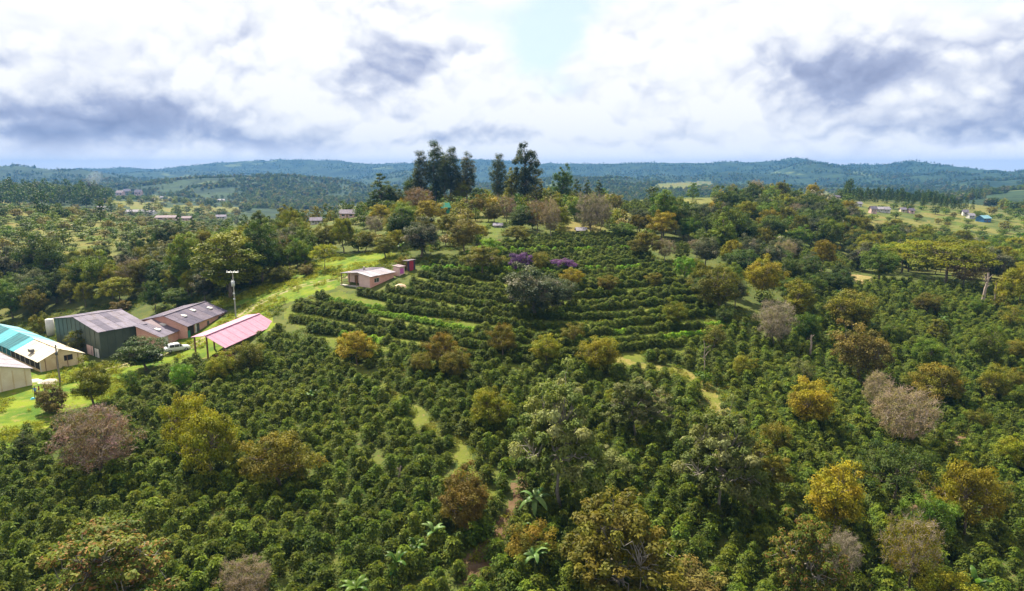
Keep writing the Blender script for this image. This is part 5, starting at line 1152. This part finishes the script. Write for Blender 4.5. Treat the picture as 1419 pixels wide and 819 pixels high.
ordr = np.argsort(np.where(vis & ~young, D_, 1e9)); near = set(ordr[:296].tolist())
GL = {0: 'glossy dark coffee bush in the close rows left of the red soil track', 1: 'glossy dark coffee bush on the close slope right of the red soil track'}
for i in ordr[:296]:
    P = ALLC[i]; o = bpy.data.objects.new('coffee_bush', CM[rng.integers(6)]); link(o); s = rng.triangular(.55, 1.0, 1.3); o.location = P; o.rotation_euler = (rng.normal() * .04, rng.normal() * .04, rng.uniform(0, 6.28)); o.scale = (s * rng.uniform(.9, 1.12), s * rng.uniform(.9, 1.12), s)
    gk = 0 if qx_[i] < 690 else 1; o['label'] = GL[gk]; o['category'] = 'coffee bush'; o['group'] = ('coffee bushes left of the soil track', 'coffee bushes right of the soil track')[gk]
# two source bushes for the remaining thousands: these are plants of the field too
src = []
for k in range(7):
    o = bpy.data.objects.new('coffee_bush' if k < 6 else 'young_coffee_bush', CM[k]); link(o)
    j = ordr[300 + k] if k < 6 else int(np.nonzero(young & vis)[0][5]); o.location = ALLC[j]; near.add(int(j)); o['category'] = 'coffee bush'
    if k < 6: o['label'] = GL[0 if qx_[j] < 690 else 1]; o['group'] = ('coffee bushes left of the soil track', 'coffee bushes right of the soil track')[0 if qx_[j] < 690 else 1]
    else: o['label'] = 'small bright green young coffee bush in a pale row of the terraces'
    src.append(o)
rest_i = np.array([i for i in range(len(ALLC)) if i not in near]); n = len(rest_i); P = ALLC[rest_i]
size = rng.triangular(.6, .98, 1.32, n) * np.where(inpoly(qx_[rest_i], qy_[rest_i], TERR), .88, 1.0) * (1 + .25 * fbm(P[:, 0] / 20, P[:, 1] / 20, 2, 17)); idx = np.where(young[rest_i], 6, np.where(inpoly(qx_[rest_i], qy_[rest_i], TERR), rng.integers(0, 5, n), rng.integers(0, 6, n)))
gn_scatter('coffee_rows', 'rows of dark green coffee bushes covering the slopes', P, rng.uniform(0, 6.28, n), np.stack([size * rng.uniform(.9, 1.1, n), size * rng.uniform(.9, 1.1, n), size], 1), idx, src)
print('coffee', len(ALLC), 'young', young.sum())

# ------------------------------------------------------------------ weeds and grass tufts between the rows
def tuft(seed, pal, n=36, hgt=.4, wd=.5):
    rg = np.random.default_rng(seed); u = rg.normal(size=(n, 3)) * [wd * .45, wd * .45, 0]; u[:, 2] = rg.uniform(.02, hgt, n)
    lv, lf = leaf_quads(u, rg.normal(size=(n, 3)) * .5 + [0, 0, .6], .24 * rg.uniform(.6, 1.4, n), .35, rg, droop=np.array([0, 0, 1.2])); return np_mesh('weed', lv, [lf], ['leaf_' + pal], None, {'leaf_rand': rg.uniform(0, 1, n), 'clump_rand': np.full(n, rg.uniform())})
tp = [(430, 640), (560, 600), (980, 540), (40, 570)]; tsrc = []
for k, (pal, lb) in enumerate([('green', 'tuft of green weeds in the near left coffee'), ('yg', 'tuft of yellow-green grass on the grassy path'), ('olive', 'tuft of dry grass beside the tan footpath'), ('yg', 'tuft of long grass on the sunny lawn')]):
    o = bpy.data.objects.new('grass_tuft', tuft(700 + k, pal)); link(o); p_, _ = hit(*tp[k]); o.location = p_; o['label'] = lb; o['category'] = 'grass'; tsrc.append(o)
n = 52000; D = np.sqrt(rng.uniform(50 ** 2, 185 ** 2, n)); px = rng.uniform(-30, 1450, n); X_ = (px - CX) / FPX * D; Y_ = D / CP - 5.5; P = np.stack([X_, Y_, height(X_, Y_)], 1); z = zone_of(P); a_, b_, _ = project(P)
cov = fbm(X_ / 6, Y_ / 6, 3, 44); ok = ((z == 0) & (cov > -.06)) | ((z == 1) & (cov > 0)) | (((z == 3) | (z == 4)) & (cov > .08)) | ((z == 5) & (cov > -.03)) | ((z == 8) & (cov > .02))
for (bx, by, br) in BLD: ok &= np.hypot(X_ - bx, Y_ - by) > br
P = P[ok]; z = z[ok]; n = len(P); sc = rng.uniform(.5, 1.5, (n, 1)) * [1, 1, .9]
gn_scatter('ground_cover', 'weeds and grass between the coffee rows and on the paths', P, rng.uniform(0, 6.28, n), sc, np.where(z == 1, 3, np.where((z == 0) | (z == 8), rng.choice(3, n, p=[.6, .25, .15]), rng.choice([1, 2], n))), tsrc)

# ------------------------------------------------------------------ banana plants: every leaf its own part
leaf_mat('leaf_banana', (.035, .085, .014), (.075, .14, .022), trans=.4, rough=.4); leaf_mat('leaf_banana_pale', (.08, .16, .04), (.14, .22, .07), trans=.35, rough=.4); surf('banana_stem', (.16, .17, .05), (.10, .12, .04), 3, .7)
def banana_leaf(seed, L_=2.5, w=.34, rise=.9, drop=1.5):
    rg = np.random.default_rng(seed); t = np.linspace(0, 1, 10); xs_ = L_ * t * (1 - .12 * t); z = rise * t * 1.6 - drop * t ** 2.2; ww = w * np.sin(np.pi * np.clip(t * .93 + .07, 0, 1)) ** .55; ww[0] = .04
    V = []; 
    for k in range(10): V += [(xs_[k], -ww[k] * rg.uniform(.85, 1.1), z[k] - ww[k] * .35), (xs_[k], 0, z[k] + .02), (xs_[k], ww[k] * rg.uniform(.85, 1.1), z[k] - ww[k] * .35)]
    F = [];
    for k in range(9):
        for j in range(2): F.append((3 * k + j, 3 * k + j + 1, 3 * k + 4 + j, 3 * k + 3 + j))
    return np_mesh('leaf', np.array(V), [np.array(F)], ['leaf_banana'], None, {'leaf_rand': rg.uniform(0, 1, len(F)), 'clump_rand': np.full(len(F), rg.uniform())})
BL = [banana_leaf(800 + i, rng.uniform(2.0, 2.8), rise=rng.uniform(.6, 1.5), drop=rng.uniform(.9, 2.0)) for i in range(6)]
sv, sf = tube(np.array([[0, 0, -.3], [.02, 0, 1.0], [.05, .03, 2.1], [.05, .03, 2.5]]), np.array([.19, .15, .10, .05]), 8); STEM = np_mesh('stem', sv, [sf], ['banana_stem'], smooth=True)
def banana(px, py, s, label, pale=False, nl=8):
    P, D = hit(px, py); r_ = empty('banana_plant', P, label, 'banana plant'); r_.scale = (s * .55, s * .55, s * .7); TREES.append((P[0], P[1], 1)); st = bpy.data.objects.new('stem', STEM); link(st, r_)
    for k in range(nl):
        o = bpy.data.objects.new('leaf', BL[rng.integers(6)]); link(o, r_); o.location = (.05, .03, 2.25 + rng.uniform(-.2, .25)); o.rotation_euler = (rng.normal() * .12, rng.uniform(-.75, .15), k * 6.283 / nl + rng.normal() * .25)
        if pale: o.material_slots[0].link = 'OBJECT'; o.material_slots[0].material = MATS['leaf_banana_pale']
for a_ in [(740, 722, 1.55, 'tall banana plant with drooping pale leaves above the red soil track', True), (601, 762, 1.1, 'pale green banana plant left of the orange-brown tree', True), (550, 808, 1.15, 'bright green banana plant near the bottom edge, left of the soil track'), (494, 845, 1.2, 'banana plant cut by the bottom edge'), (433, 562, .9, 'banana plant high in the left coffee rows'),
           (741, 800, 1.25, 'low banana plant with broad pale leaves beside the orange-tinged bush', True), (723, 752, .9, 'small banana plant at the edge of the red soil'), (1179, 612, 1.0, 'banana plant left of the large bare pink-grey tree'), (1347, 838, 1.2, 'banana plant at the bottom edge near the right corner'), (1208, 462, 1.0, 'bright banana plant high on the right slope'), (1163, 418, 1.1, 'banana plant under the olive tree at the top of the right slope'),
           (1305, 456, 1.15, 'banana plant on the right slope below the dry stumps'), (1033, 462, .9, 'small banana plant left of the tall bare grey tree'), (539, 335, 1.3, 'banana plant in the garden behind the pink house'), (556, 352, 1.2, 'banana plant beside the yellow bush behind the pink house'), (577, 776, .9, 'banana plant with a withered head in the near left rows')]: banana(*a_)

# ------------------------------------------------------------------ dead stumps and snags
def snag(px, py, top, r0, label, n=4, name='dead_trunk'):
    P, D = hit(px, py); H_ = (py - top) * D / FPX * 1.02; root = empty(name, P, label, 'dead tree'); rg = np.random.default_rng(int(px)); TREES.append((P[0], P[1], .8)); parts = [tube(wander(np.array([0, 0, -.5]), np.array([rg.normal() * .2, rg.normal() * .2, H_]), 6, .02, rg), np.linspace(1.2, .55, 6) * r0, 7)]
    for k in range(n): z0 = H_ * rg.uniform(.5, .95); dv = unit(rg.normal(size=3) * [1, 1, .4] + [0, 0, 1.3]); parts.append(tube(wander(np.array([0, 0, z0]), np.array([0, 0, z0]) + dv * H_ * rg.uniform(.12, .3), 4, .05, rg), np.linspace(.4, .15, 4) * r0, 5))
    v, f = join(parts); o = bpy.data.objects.new('trunk', np_mesh('trunk', v, [f], ['twig_grey'], smooth=True)); link(o, root)
snag(1361, 428, 378, .36, 'thick broken dry stump at the top of the right slope', 6); snag(1378, 424, 392, .2, 'thinner broken stump right of the thick dry one', 3); snag(1390, 412, 382, .22, 'slim dead pole right of the broken stumps', 1)
snag(976, 524, 472, .08, 'thin bare dead trunk beside the tan footpath', 6); snag(1123, 494, 464, .2, 'grey broken snag in the right coffee slope', 5); snag(552, 660, 645, .16, 'small reddish dead stump in the left coffee rows', 2)

# ------------------------------------------------------------------ utility poles
def pole(px, py, top, label, trafo):
    P, D = hit(px, py); H_ = (py - top) * D / FPX / .97; e = empty('utility_pole', P, label, 'utility pole')
    def add(name, parts, mat, parent=e): v, f = join(parts); o = bpy.data.objects.new(name, np_mesh(name, v, [f], [mat], smooth=True)); link(o, parent); return o
    add('pole', [tube(np.array([[0, 0, -1], [0, 0, H_ * .5], [0, 0, H_]]), np.array([.16, .13, .10]), 8)], 'pole_concrete' if trafo else 'pole_wood')
    def ball(c, r_, h_): return tube(np.array([[c[0], c[1], c[2] - h_ / 2], [c[0], c[1], c[2] - h_ / 2 + .02], [c[0], c[1], c[2] + h_ / 2 - .02], [c[0], c[1], c[2] + h_ / 2]]), np.array([.01, r_, r_, .01]), 10)
    if trafo:
        arm = add('crossarm', [tube(np.array([[-1.25, -.16, H_ - .25], [1.25, -.16, H_ - .25]]), np.array([.10, .10]), 4), tube(np.array([[-1.25, .16, H_ - .25], [1.25, .16, H_ - .25]]), np.array([.08, .08]), 4)], 'transformer')
        for x in (-1.15, -.4, .4, 1.15): add('insulator', [ball((x, 0, H_ - .02), .08, .34)], 'ceramic', arm)
        t_ = add('transformer', [ball((.1, -.45, H_ * .74), .36, 1.15)], 'transformer'); add('bushing', [ball((-.1, -.45, H_ * .74 + .7), .05, .3), ball((.28, -.45, H_ * .74 + .7), .05, .3)], 'ceramic', t_)
        for z in (.52, .40): add('band', [ball((0, -.1, H_ * z), .2, .35)], 'transformer')
    else:
        for z in (.97, .9, .83): add('insulator', [ball((.2, -.05, H_ * z), .1, .2)], 'ceramic')
        add('meter_box', [ball((.12, -.2, H_ * .78), .2, .45)], 'metal_dark')
pole(327, 440, 377, 'tall concrete utility pole with crossarm and transformer by the pink roofed shed', True); pole(83.5, 531, 478, 'wooden utility pole in front of the greenhouse gable', False)

# ------------------------------------------------------------------ vehicles
def car_mat(n_, c): 
    m, h, o = new_mat(n_); p = h.n('ShaderNodeBsdfPrincipled'); p.inputs['Base Color'].default_value = (*c, 1); p.inputs['Roughness'].default_value = .35; p.inputs['Coat Weight'].default_value = .6; h.l(p.outputs[0], o.inputs[0])
car_mat('paint_white', (.74, .76, .78)); car_mat('paint_red', (.25, .015, .03)); surf('rubber', (.02, .02, .02), (.03, .03, .03), 4, .8); surf('rim', (.5, .5, .52), (.4, .4, .42), 4, .3, .5, metallic=.8); surf('lamp_glass', (.7, .7, .68), (.6, .6, .6), 4, .2, .6); surf('lamp_red', (.4, .02, .02), (.3, .02, .02), 4, .2, .6)
def car(P, yaw, paint, label, L_=4.4):
    e = empty('parked_car', P, label, 'car'); e.rotation_euler = (0, 0, yaw)
    st = [(-2.2, .45, .8, .8, .70), (-2.1, .32, .95, .97, .80), (-1.75, .28, 1.0, 1.02, .86), (-1.45, .28, 1.02, 1.6, .87), (-.6, .26, 1.02, 1.68, .88), (.25, .26, 1.0, 1.64, .88), (.95, .27, .98, 1.02, .87), (1.7, .28, .92, .93, .84), (2.1, .34, .82, .83, .76), (2.2, .45, .7, .7, .66)]
    V = []
    for x, zb_, zm, zt, hw in st:
        x *= L_ / 4.4; ht = hw * (.80 if zt > zm + .1 else .97)
        V += [(x, -hw * .92, zb_), (x, -hw, (zb_ + zm) / 2), (x, -hw * .98, zm), (x, -ht, zt - .05 if zt > zm + .1 else zt), (x, -ht * .85, zt), (x, ht * .85, zt), (x, ht, zt - .05 if zt > zm + .1 else zt), (x, hw * .98, zm), (x, hw, (zb_ + zm) / 2), (x, hw * .92, zb_)]
    F = [];
    for k in range(9):
        for j in range(10): F.append((10 * k + j, 10 * k + (j + 1) % 10, 10 * k + 10 + (j + 1) % 10, 10 * k + 10 + j))
    V = np.array(V); c0 = len(V); V = np.vstack([V, [(-2.2 * L_ / 4.4, 0, .6), (2.2 * L_ / 4.4, 0, .6)]]); T = [(j + 1 if j < 9 else 0, j, c0) for j in range(10)] + [(90 + j, 90 + (j + 1) % 10, c0 + 1) for j in range(10)]
    body = bpy.data.objects.new('body', np_mesh('body', V, [np.array(F), np.array(T)], [paint], smooth=False)); link(body, e)
    def quad(name, pts_, mat, parent=e, th=.02):
        p_ = np.array(pts_, float); n_ = unit(np.cross(p_[1] - p_[0], p_[2] - p_[0])); v = np.vstack([p_ + n_ * .012, p_ + n_ * (.012 + th)]); f = np.array([(0, 1, 2, 3), (7, 6, 5, 4), (0, 4, 5, 1), (1, 5, 6, 2), (2, 6, 7, 3), (3, 7, 4, 0)]); o = bpy.data.objects.new(name, np_mesh(name, v, [f], [mat])); link(o, parent)
    k = L_ / 4.4
    for s in (-1, 1):
        for x0, x1, xa, xb in ((-1.40, -.62, -1.32, -.62), (-.55, .22, -.55, .2), (.30, .82, .28, .34)):
            pq = [(x0 * k, s * .865, 1.07), (x1 * k, s * .87, 1.07), (xb * k, s * .72, 1.55), (xa * k, s * .72, 1.53)]; quad('side_window', pq if s < 0 else pq[::-1], 'glass')
        quad('headlight', [(2.13 * k, s * .45, .62), (2.13 * k, s * .68, .62), (2.10 * k, s * .7, .8), (2.10 * k, s * .45, .8)][::(1 if s > 0 else -1)], 'lamp_glass'); quad('tail_light', [(-2.14 * k, s * .55, .7), (-2.14 * k, s * .75, .7), (-2.1 * k, s * .76, .95), (-2.1 * k, s * .55, .95)][::(-1 if s > 0 else 1)], 'lamp_red')
        for x in (-1.35, 1.38):
            v, f = tube(np.array([[x * k, s * .66, .34], [x * k, s * .67, .34], [x * k, s * .87, .34], [x * k, s * .88, .34]]), np.array([.01, .34, .34, .2]), 14); w_ = bpy.data.objects.new('wheel', np_mesh('wheel', v, [f], ['rubber'])); link(w_, e)
            v, f = tube(np.array([[x * k, s * .87, .34], [x * k, s * .895, .34], [x * k, s * .9, .34]]), np.array([.2, .19, .01]), 12); r_ = bpy.data.objects.new('rim', np_mesh('rim', v, [f], ['rim'])); link(r_, w_)
    quad('windscreen', [(.9 * k, -.7, 1.06), (.9 * k, .7, 1.06), (.33 * k, .62, 1.58), (.33 * k, -.62, 1.58)], 'glass'); quad('rear_window', [(-1.72 * k, .68, 1.08), (-1.72 * k, -.68, 1.08), (-1.5 * k, -.6, 1.52), (-1.5 * k, .6, 1.52)], 'glass'); return e
def gpt(px, py): return tuple(hit(px, py)[0] + [0, 0, .02])
car(gpt(246, 487), R(38), 'paint_white', 'white car parked on the grass left of the pink roofed shed'); car(gpt(207, 500), R(20), 'paint_white', 'white car half hidden under the dark spreading tree'); 
q_ = SHED.O + SHED.w((2.4, 1.6, .06)); car(tuple(q_), math.atan2(SHED.e2[1], SHED.e2[0]) , 'paint_red', 'dark red car parked under the pink roofed shed', 4.0)
# --- small things
def barrel(P, r_, h_, mat, label, name='barrel', cat='barrel'):
    v, f = tube(np.array([[0, 0, 0], [0, 0, .02], [0, 0, h_ * .33], [0, 0, h_ * .35], [0, 0, h_ * .66], [0, 0, h_ * .68], [0, 0, h_ - .02], [0, 0, h_]]), np.array([.05, r_, r_, r_ * 1.05, r_ * 1.05, r_, r_, .05]), 14); o = bpy.data.objects.new(name, np_mesh(name, v, [f], [mat])); link(o); o.location = P; o['label'] = label; o['category'] = cat
q_ = SHED.O + SHED.w((SHED_L - 5.6, .1, .05)); barrel(tuple(q_), .55, 1.25, 'teal_plastic', 'blue-green barrel under the eave of the pink roofed shed, left of two'); q_ = SHED.O + SHED.w((SHED_L - 4.2, .0, .05)); barrel(tuple(q_), .5, 1.1, 'blue_paint', 'blue barrel under the eave of the pink roofed shed, right of two')
barrel(gpt(71, 465), .9, 4.2, 'white_paint', 'tall white tank at the far left corner of the green warehouse', 'water_tank', 'tank')
def mound(px, py, w, h_, mat, label, name):
    P, D = hit(px, py); n_ = 14; V = [(0, 0, h_)]; F = []; T = []; rg = np.random.default_rng(px)
    for k, (q_, z) in enumerate(((.35, .85), (.7, .45), (1, -.15))):
        for j in range(n_): a_ = j / n_ * 6.283; r_ = w / 2 * q_ * rg.uniform(.8, 1.15); V.append((r_ * math.cos(a_), r_ * .7 * math.sin(a_), h_ * z * rg.uniform(.85, 1.1)))
    T = [(0, 1 + j, 1 + (j + 1) % n_) for j in range(n_)]
    for k in range(2):
        for j in range(n_): F.append((1 + k * n_ + j, 1 + (k + 1) * n_ + j, 1 + (k + 1) * n_ + (j + 1) % n_, 1 + k * n_ + (j + 1) % n_))
    o = bpy.data.objects.new(name, np_mesh(name, np.array(V), [np.array(F), np.array(T)], [mat], smooth=True)); link(o); o.location = P; o['label'] = label; o['category'] = name.replace('_', ' ')
mound(555, 398, 3.4, .8, 'sand', 'pale sand heap before the little hut right of the farmhouse', 'sand_heap'); mound(48, 528, 2.6, .35, 'white_paint', 'white sheet spread on the ground by the cream greenhouse', 'ground_sheet'); mound(70, 529, 4.2, .5, 'concrete', 'greyish heap on the lawn before the greenhouse gable', 'rubble_heap'); mound(46, 553, .9, .3, 'teal_plastic', 'blue sack on the grass at the feet of the person in blue', 'sack')

# ------------------------------------------------------------------ people
surf('skin', (.30, .17, .11), (.26, .14, .09), 5, .6); surf('hair', (.012, .01, .009), (.02, .016, .014), 8, .6); surf('blue_shirt', (.06, .17, .42), (.05, .14, .36), 5, .85); surf('red_shirt', (.28, .06, .05), (.22, .05, .04), 5, .85); surf('grey_shirt', (.22, .25, .34), (.18, .21, .30), 5, .85); surf('trousers_dark', (.03, .035, .06), (.04, .045, .07), 5, .9); surf('trousers_pale', (.48, .44, .38), (.42, .38, .33), 5, .9)
def person(px, py, yaw, shirt, trou, label, h_=1.72, arm=.25, seed=1):
    P, _ = hit(px, py); e = empty('person', P, label, 'person'); e.rotation_euler = (0, 0, yaw); k = h_ / 1.72
    J = {'pel': (0, 0, .93, .135), 'waist': (0, .0, 1.08, .125), 'chest': (0, .01, 1.28, .155), 'neck': (0, .0, 1.46, .06), 'head': (0, -.01, 1.60, .098), 'crown': (0, 0, 1.68, .075)}
    E = [('pel', 'waist'), ('waist', 'chest'), ('chest', 'neck'), ('neck', 'head'), ('head', 'crown')]
    for s, n_ in ((-1, 'l'), (1, 'r')):
        sw_ = s * .08
        J.update({n_ + 'hip': (s * .10, 0, .86, .10), n_ + 'kn': (s * .105, -.03 - sw_ * .4, .49, .065), n_ + 'an': (s * .11, .02 + sw_, .09, .045), n_ + 'to': (s * .13, -.14 + sw_, .035, .04), n_ + 'sh': (s * .19, .0, 1.40, .065), n_ + 'el': (s * (.25 + arm * .1), .03, 1.12, .045), n_ + 'wr': (s * (.25 + arm * .1), -.10 - arm * .3, .90 + arm * .25, .032), n_ + 'ha': (s * .25, -.14 - arm * .35, .83 + arm * .28, .036)})
        E += [('pel', n_ + 'hip'), (n_ + 'hip', n_ + 'kn'), (n_ + 'kn', n_ + 'an'), (n_ + 'an', n_ + 'to'), ('chest', n_ + 'sh'), (n_ + 'sh', n_ + 'el'), (n_ + 'el', n_ + 'wr'), (n_ + 'wr', n_ + 'ha')]
        for f in range(5):
            fx = s * .25 + (f - 2) * .018; tip = (fx + (s * -.03 if f == 0 else 0), -.16 - arm * .4 - (.02 if f == 0 else .015), .755 + arm * .28 + (.05 if f == 0 else abs(f - 2) * .008), .0095); J[f'{n_}f{f}'] = tip; E.append((n_ + 'ha', f'{n_}f{f}'))
    ks = list(J); me = bpy.data.meshes.new('body'); me.from_pydata([tuple(c * k for c in J[q_][:3]) for q_ in ks], [(ks.index(a_), ks.index(b_)) for a_, b_ in E], [])
    o = bpy.data.objects.new('body', me); link(o, e); md = o.modifiers.new('skin', 'SKIN'); sd = o.modifiers.new('sub', 'SUBSURF'); sd.levels = sd.render_levels = 1
    for i, q_ in enumerate(ks): rad = J[q_][3] * k; me.skin_vertices[0].data[i].radius = (rad, rad * (.72 if q_ in ('chest', 'waist', 'pel') else 1)); me.skin_vertices[0].data[i].use_root = q_ == 'pel'
    dg = bpy.context.evaluated_depsgraph_get(); nm = bpy.data.meshes.new_from_object(o.evaluated_get(dg)); o.modifiers.clear(); o.data = nm; nm.materials.clear()
    for mt in ('skin', shirt, trou, 'rubber'): nm.materials.append(MATS[mt])
    for f in nm.polygons:
        c = f.center / k; arm_ = abs(c.x) > .215
        f.material_index = 3 if c.z < .10 else 2 if c.z < .95 and not (arm_ and c.z > .7) else 0 if c.z > 1.47 or (arm_ and c.z < 1.10) else 1; f.use_smooth = True
    V = [];
    bm = bmesh.new(); bmesh.ops.create_uvsphere(bm, u_segments=12, v_segments=8, radius=.108 * k)
    bmesh.ops.delete(bm, geom=[v for v in bm.verts if v.co.z < -.03 * k and v.co.y < .02 or v.co.z < -.075 * k], context='VERTS')
    hm = bpy.data.meshes.new('hair'); bm.to_mesh(hm); bm.free(); hm.materials.append(MATS['hair']); ho = bpy.data.objects.new('hair', hm); link(ho, o); ho.location = (0, .012 * k, 1.63 * k)
    def feat(name, c, r_, mat):
        bm = bmesh.new(); bmesh.ops.create_icosphere(bm, subdivisions=1, radius=1); fm = bpy.data.meshes.new(name); 
        for v in bm.verts: v.co = Vector((v.co.x * r_[0], v.co.y * r_[1], v.co.z * r_[2])) * k
        bm.to_mesh(fm); bm.free(); fm.materials.append(MATS[mat]); q_ = bpy.data.objects.new(name, fm); link(q_, o); q_.location = Vector(c) * k
    for s in (-1, 1): feat('eye', (s * .034, -.094, 1.605), (.014, .008, .009), 'hair'); feat('ear', (s * .098, 0, 1.59), (.012, .022, .032), 'skin')
    feat('nose', (0, -.108, 1.578), (.013, .016, .024), 'skin'); feat('mouth', (0, -.096, 1.542), (.025, .008, .007), 'red_shirt')
person(49.5, 550, .4, 'blue_shirt', 'trousers_dark', 'person in a blue shirt and dark trousers standing on the lawn'); person(55, 548.5, -1.2, 'red_shirt', 'trousers_pale', 'person in a reddish top and pale trousers beside the one in blue', 1.66, .5); person(63, 549, 1.9, 'grey_shirt', 'trousers_dark', 'person in grey-blue partly behind the straggly shrub', 1.62, .1)

# ------------------------------------------------------------------ smoke and haze
m, h, o = new_mat('smoke'); v_ = h.n('ShaderNodeVolumePrincipled'); v_.inputs['Density'].default_value = .010; v_.inputs['Color'].default_value = (.82, .88, .95, 1); h.l(v_.outputs[0], o.inputs['Volume'])
P, D = hit(112, 279); k = D / FPX
v, f = tube(np.array([[0, 0, -1], [2, 0, 6], [6, 2, 14], [12, 4, 22], [20, 6, 30], [24, 7, 34]]) , np.array([1.0, 4, 6.5, 8, 7, .3]), 12)
o = bpy.data.objects.new('smoke', np_mesh('smoke', v, [f], ['smoke'])); link(o); o.location = P; o['kind'] = 'stuff'; o['label'] = 'thin pale smoke rising from the valley'
m, h, o = new_mat('haze'); v_ = h.n('ShaderNodeVolumePrincipled'); v_.inputs['Density'].default_value = 1.4e-4; v_.inputs['Color'].default_value = (.08, .26, .62, 1); v_.inputs['Anisotropy'].default_value = 0.0; h.l(v_.outputs[0], o.inputs['Volume'])
try: m.cycles.homogeneous_volume = True
except Exception: pass
allz = GV[:, 2]; z0, z1 = float(allz.min()) - 1.5, max(CAMZ + 30, float(allz.max()) + 25); q_ = 7700
hb = np.array([(-q_, -q_, z0), (q_, -q_, z0), (q_, q_, z0), (-q_, q_, z0), (-q_, -q_, z1), (q_, -q_, z1), (q_, q_, z1), (-q_, q_, z1)], float)
o = bpy.data.objects.new('haze', np_mesh('haze', hb, [np.array([(0, 3, 2, 1), (4, 5, 6, 7), (0, 1, 5, 4), (1, 2, 6, 5), (2, 3, 7, 6), (3, 0, 4, 7)])], ['haze'])); link(o); o['kind'] = 'stuff'
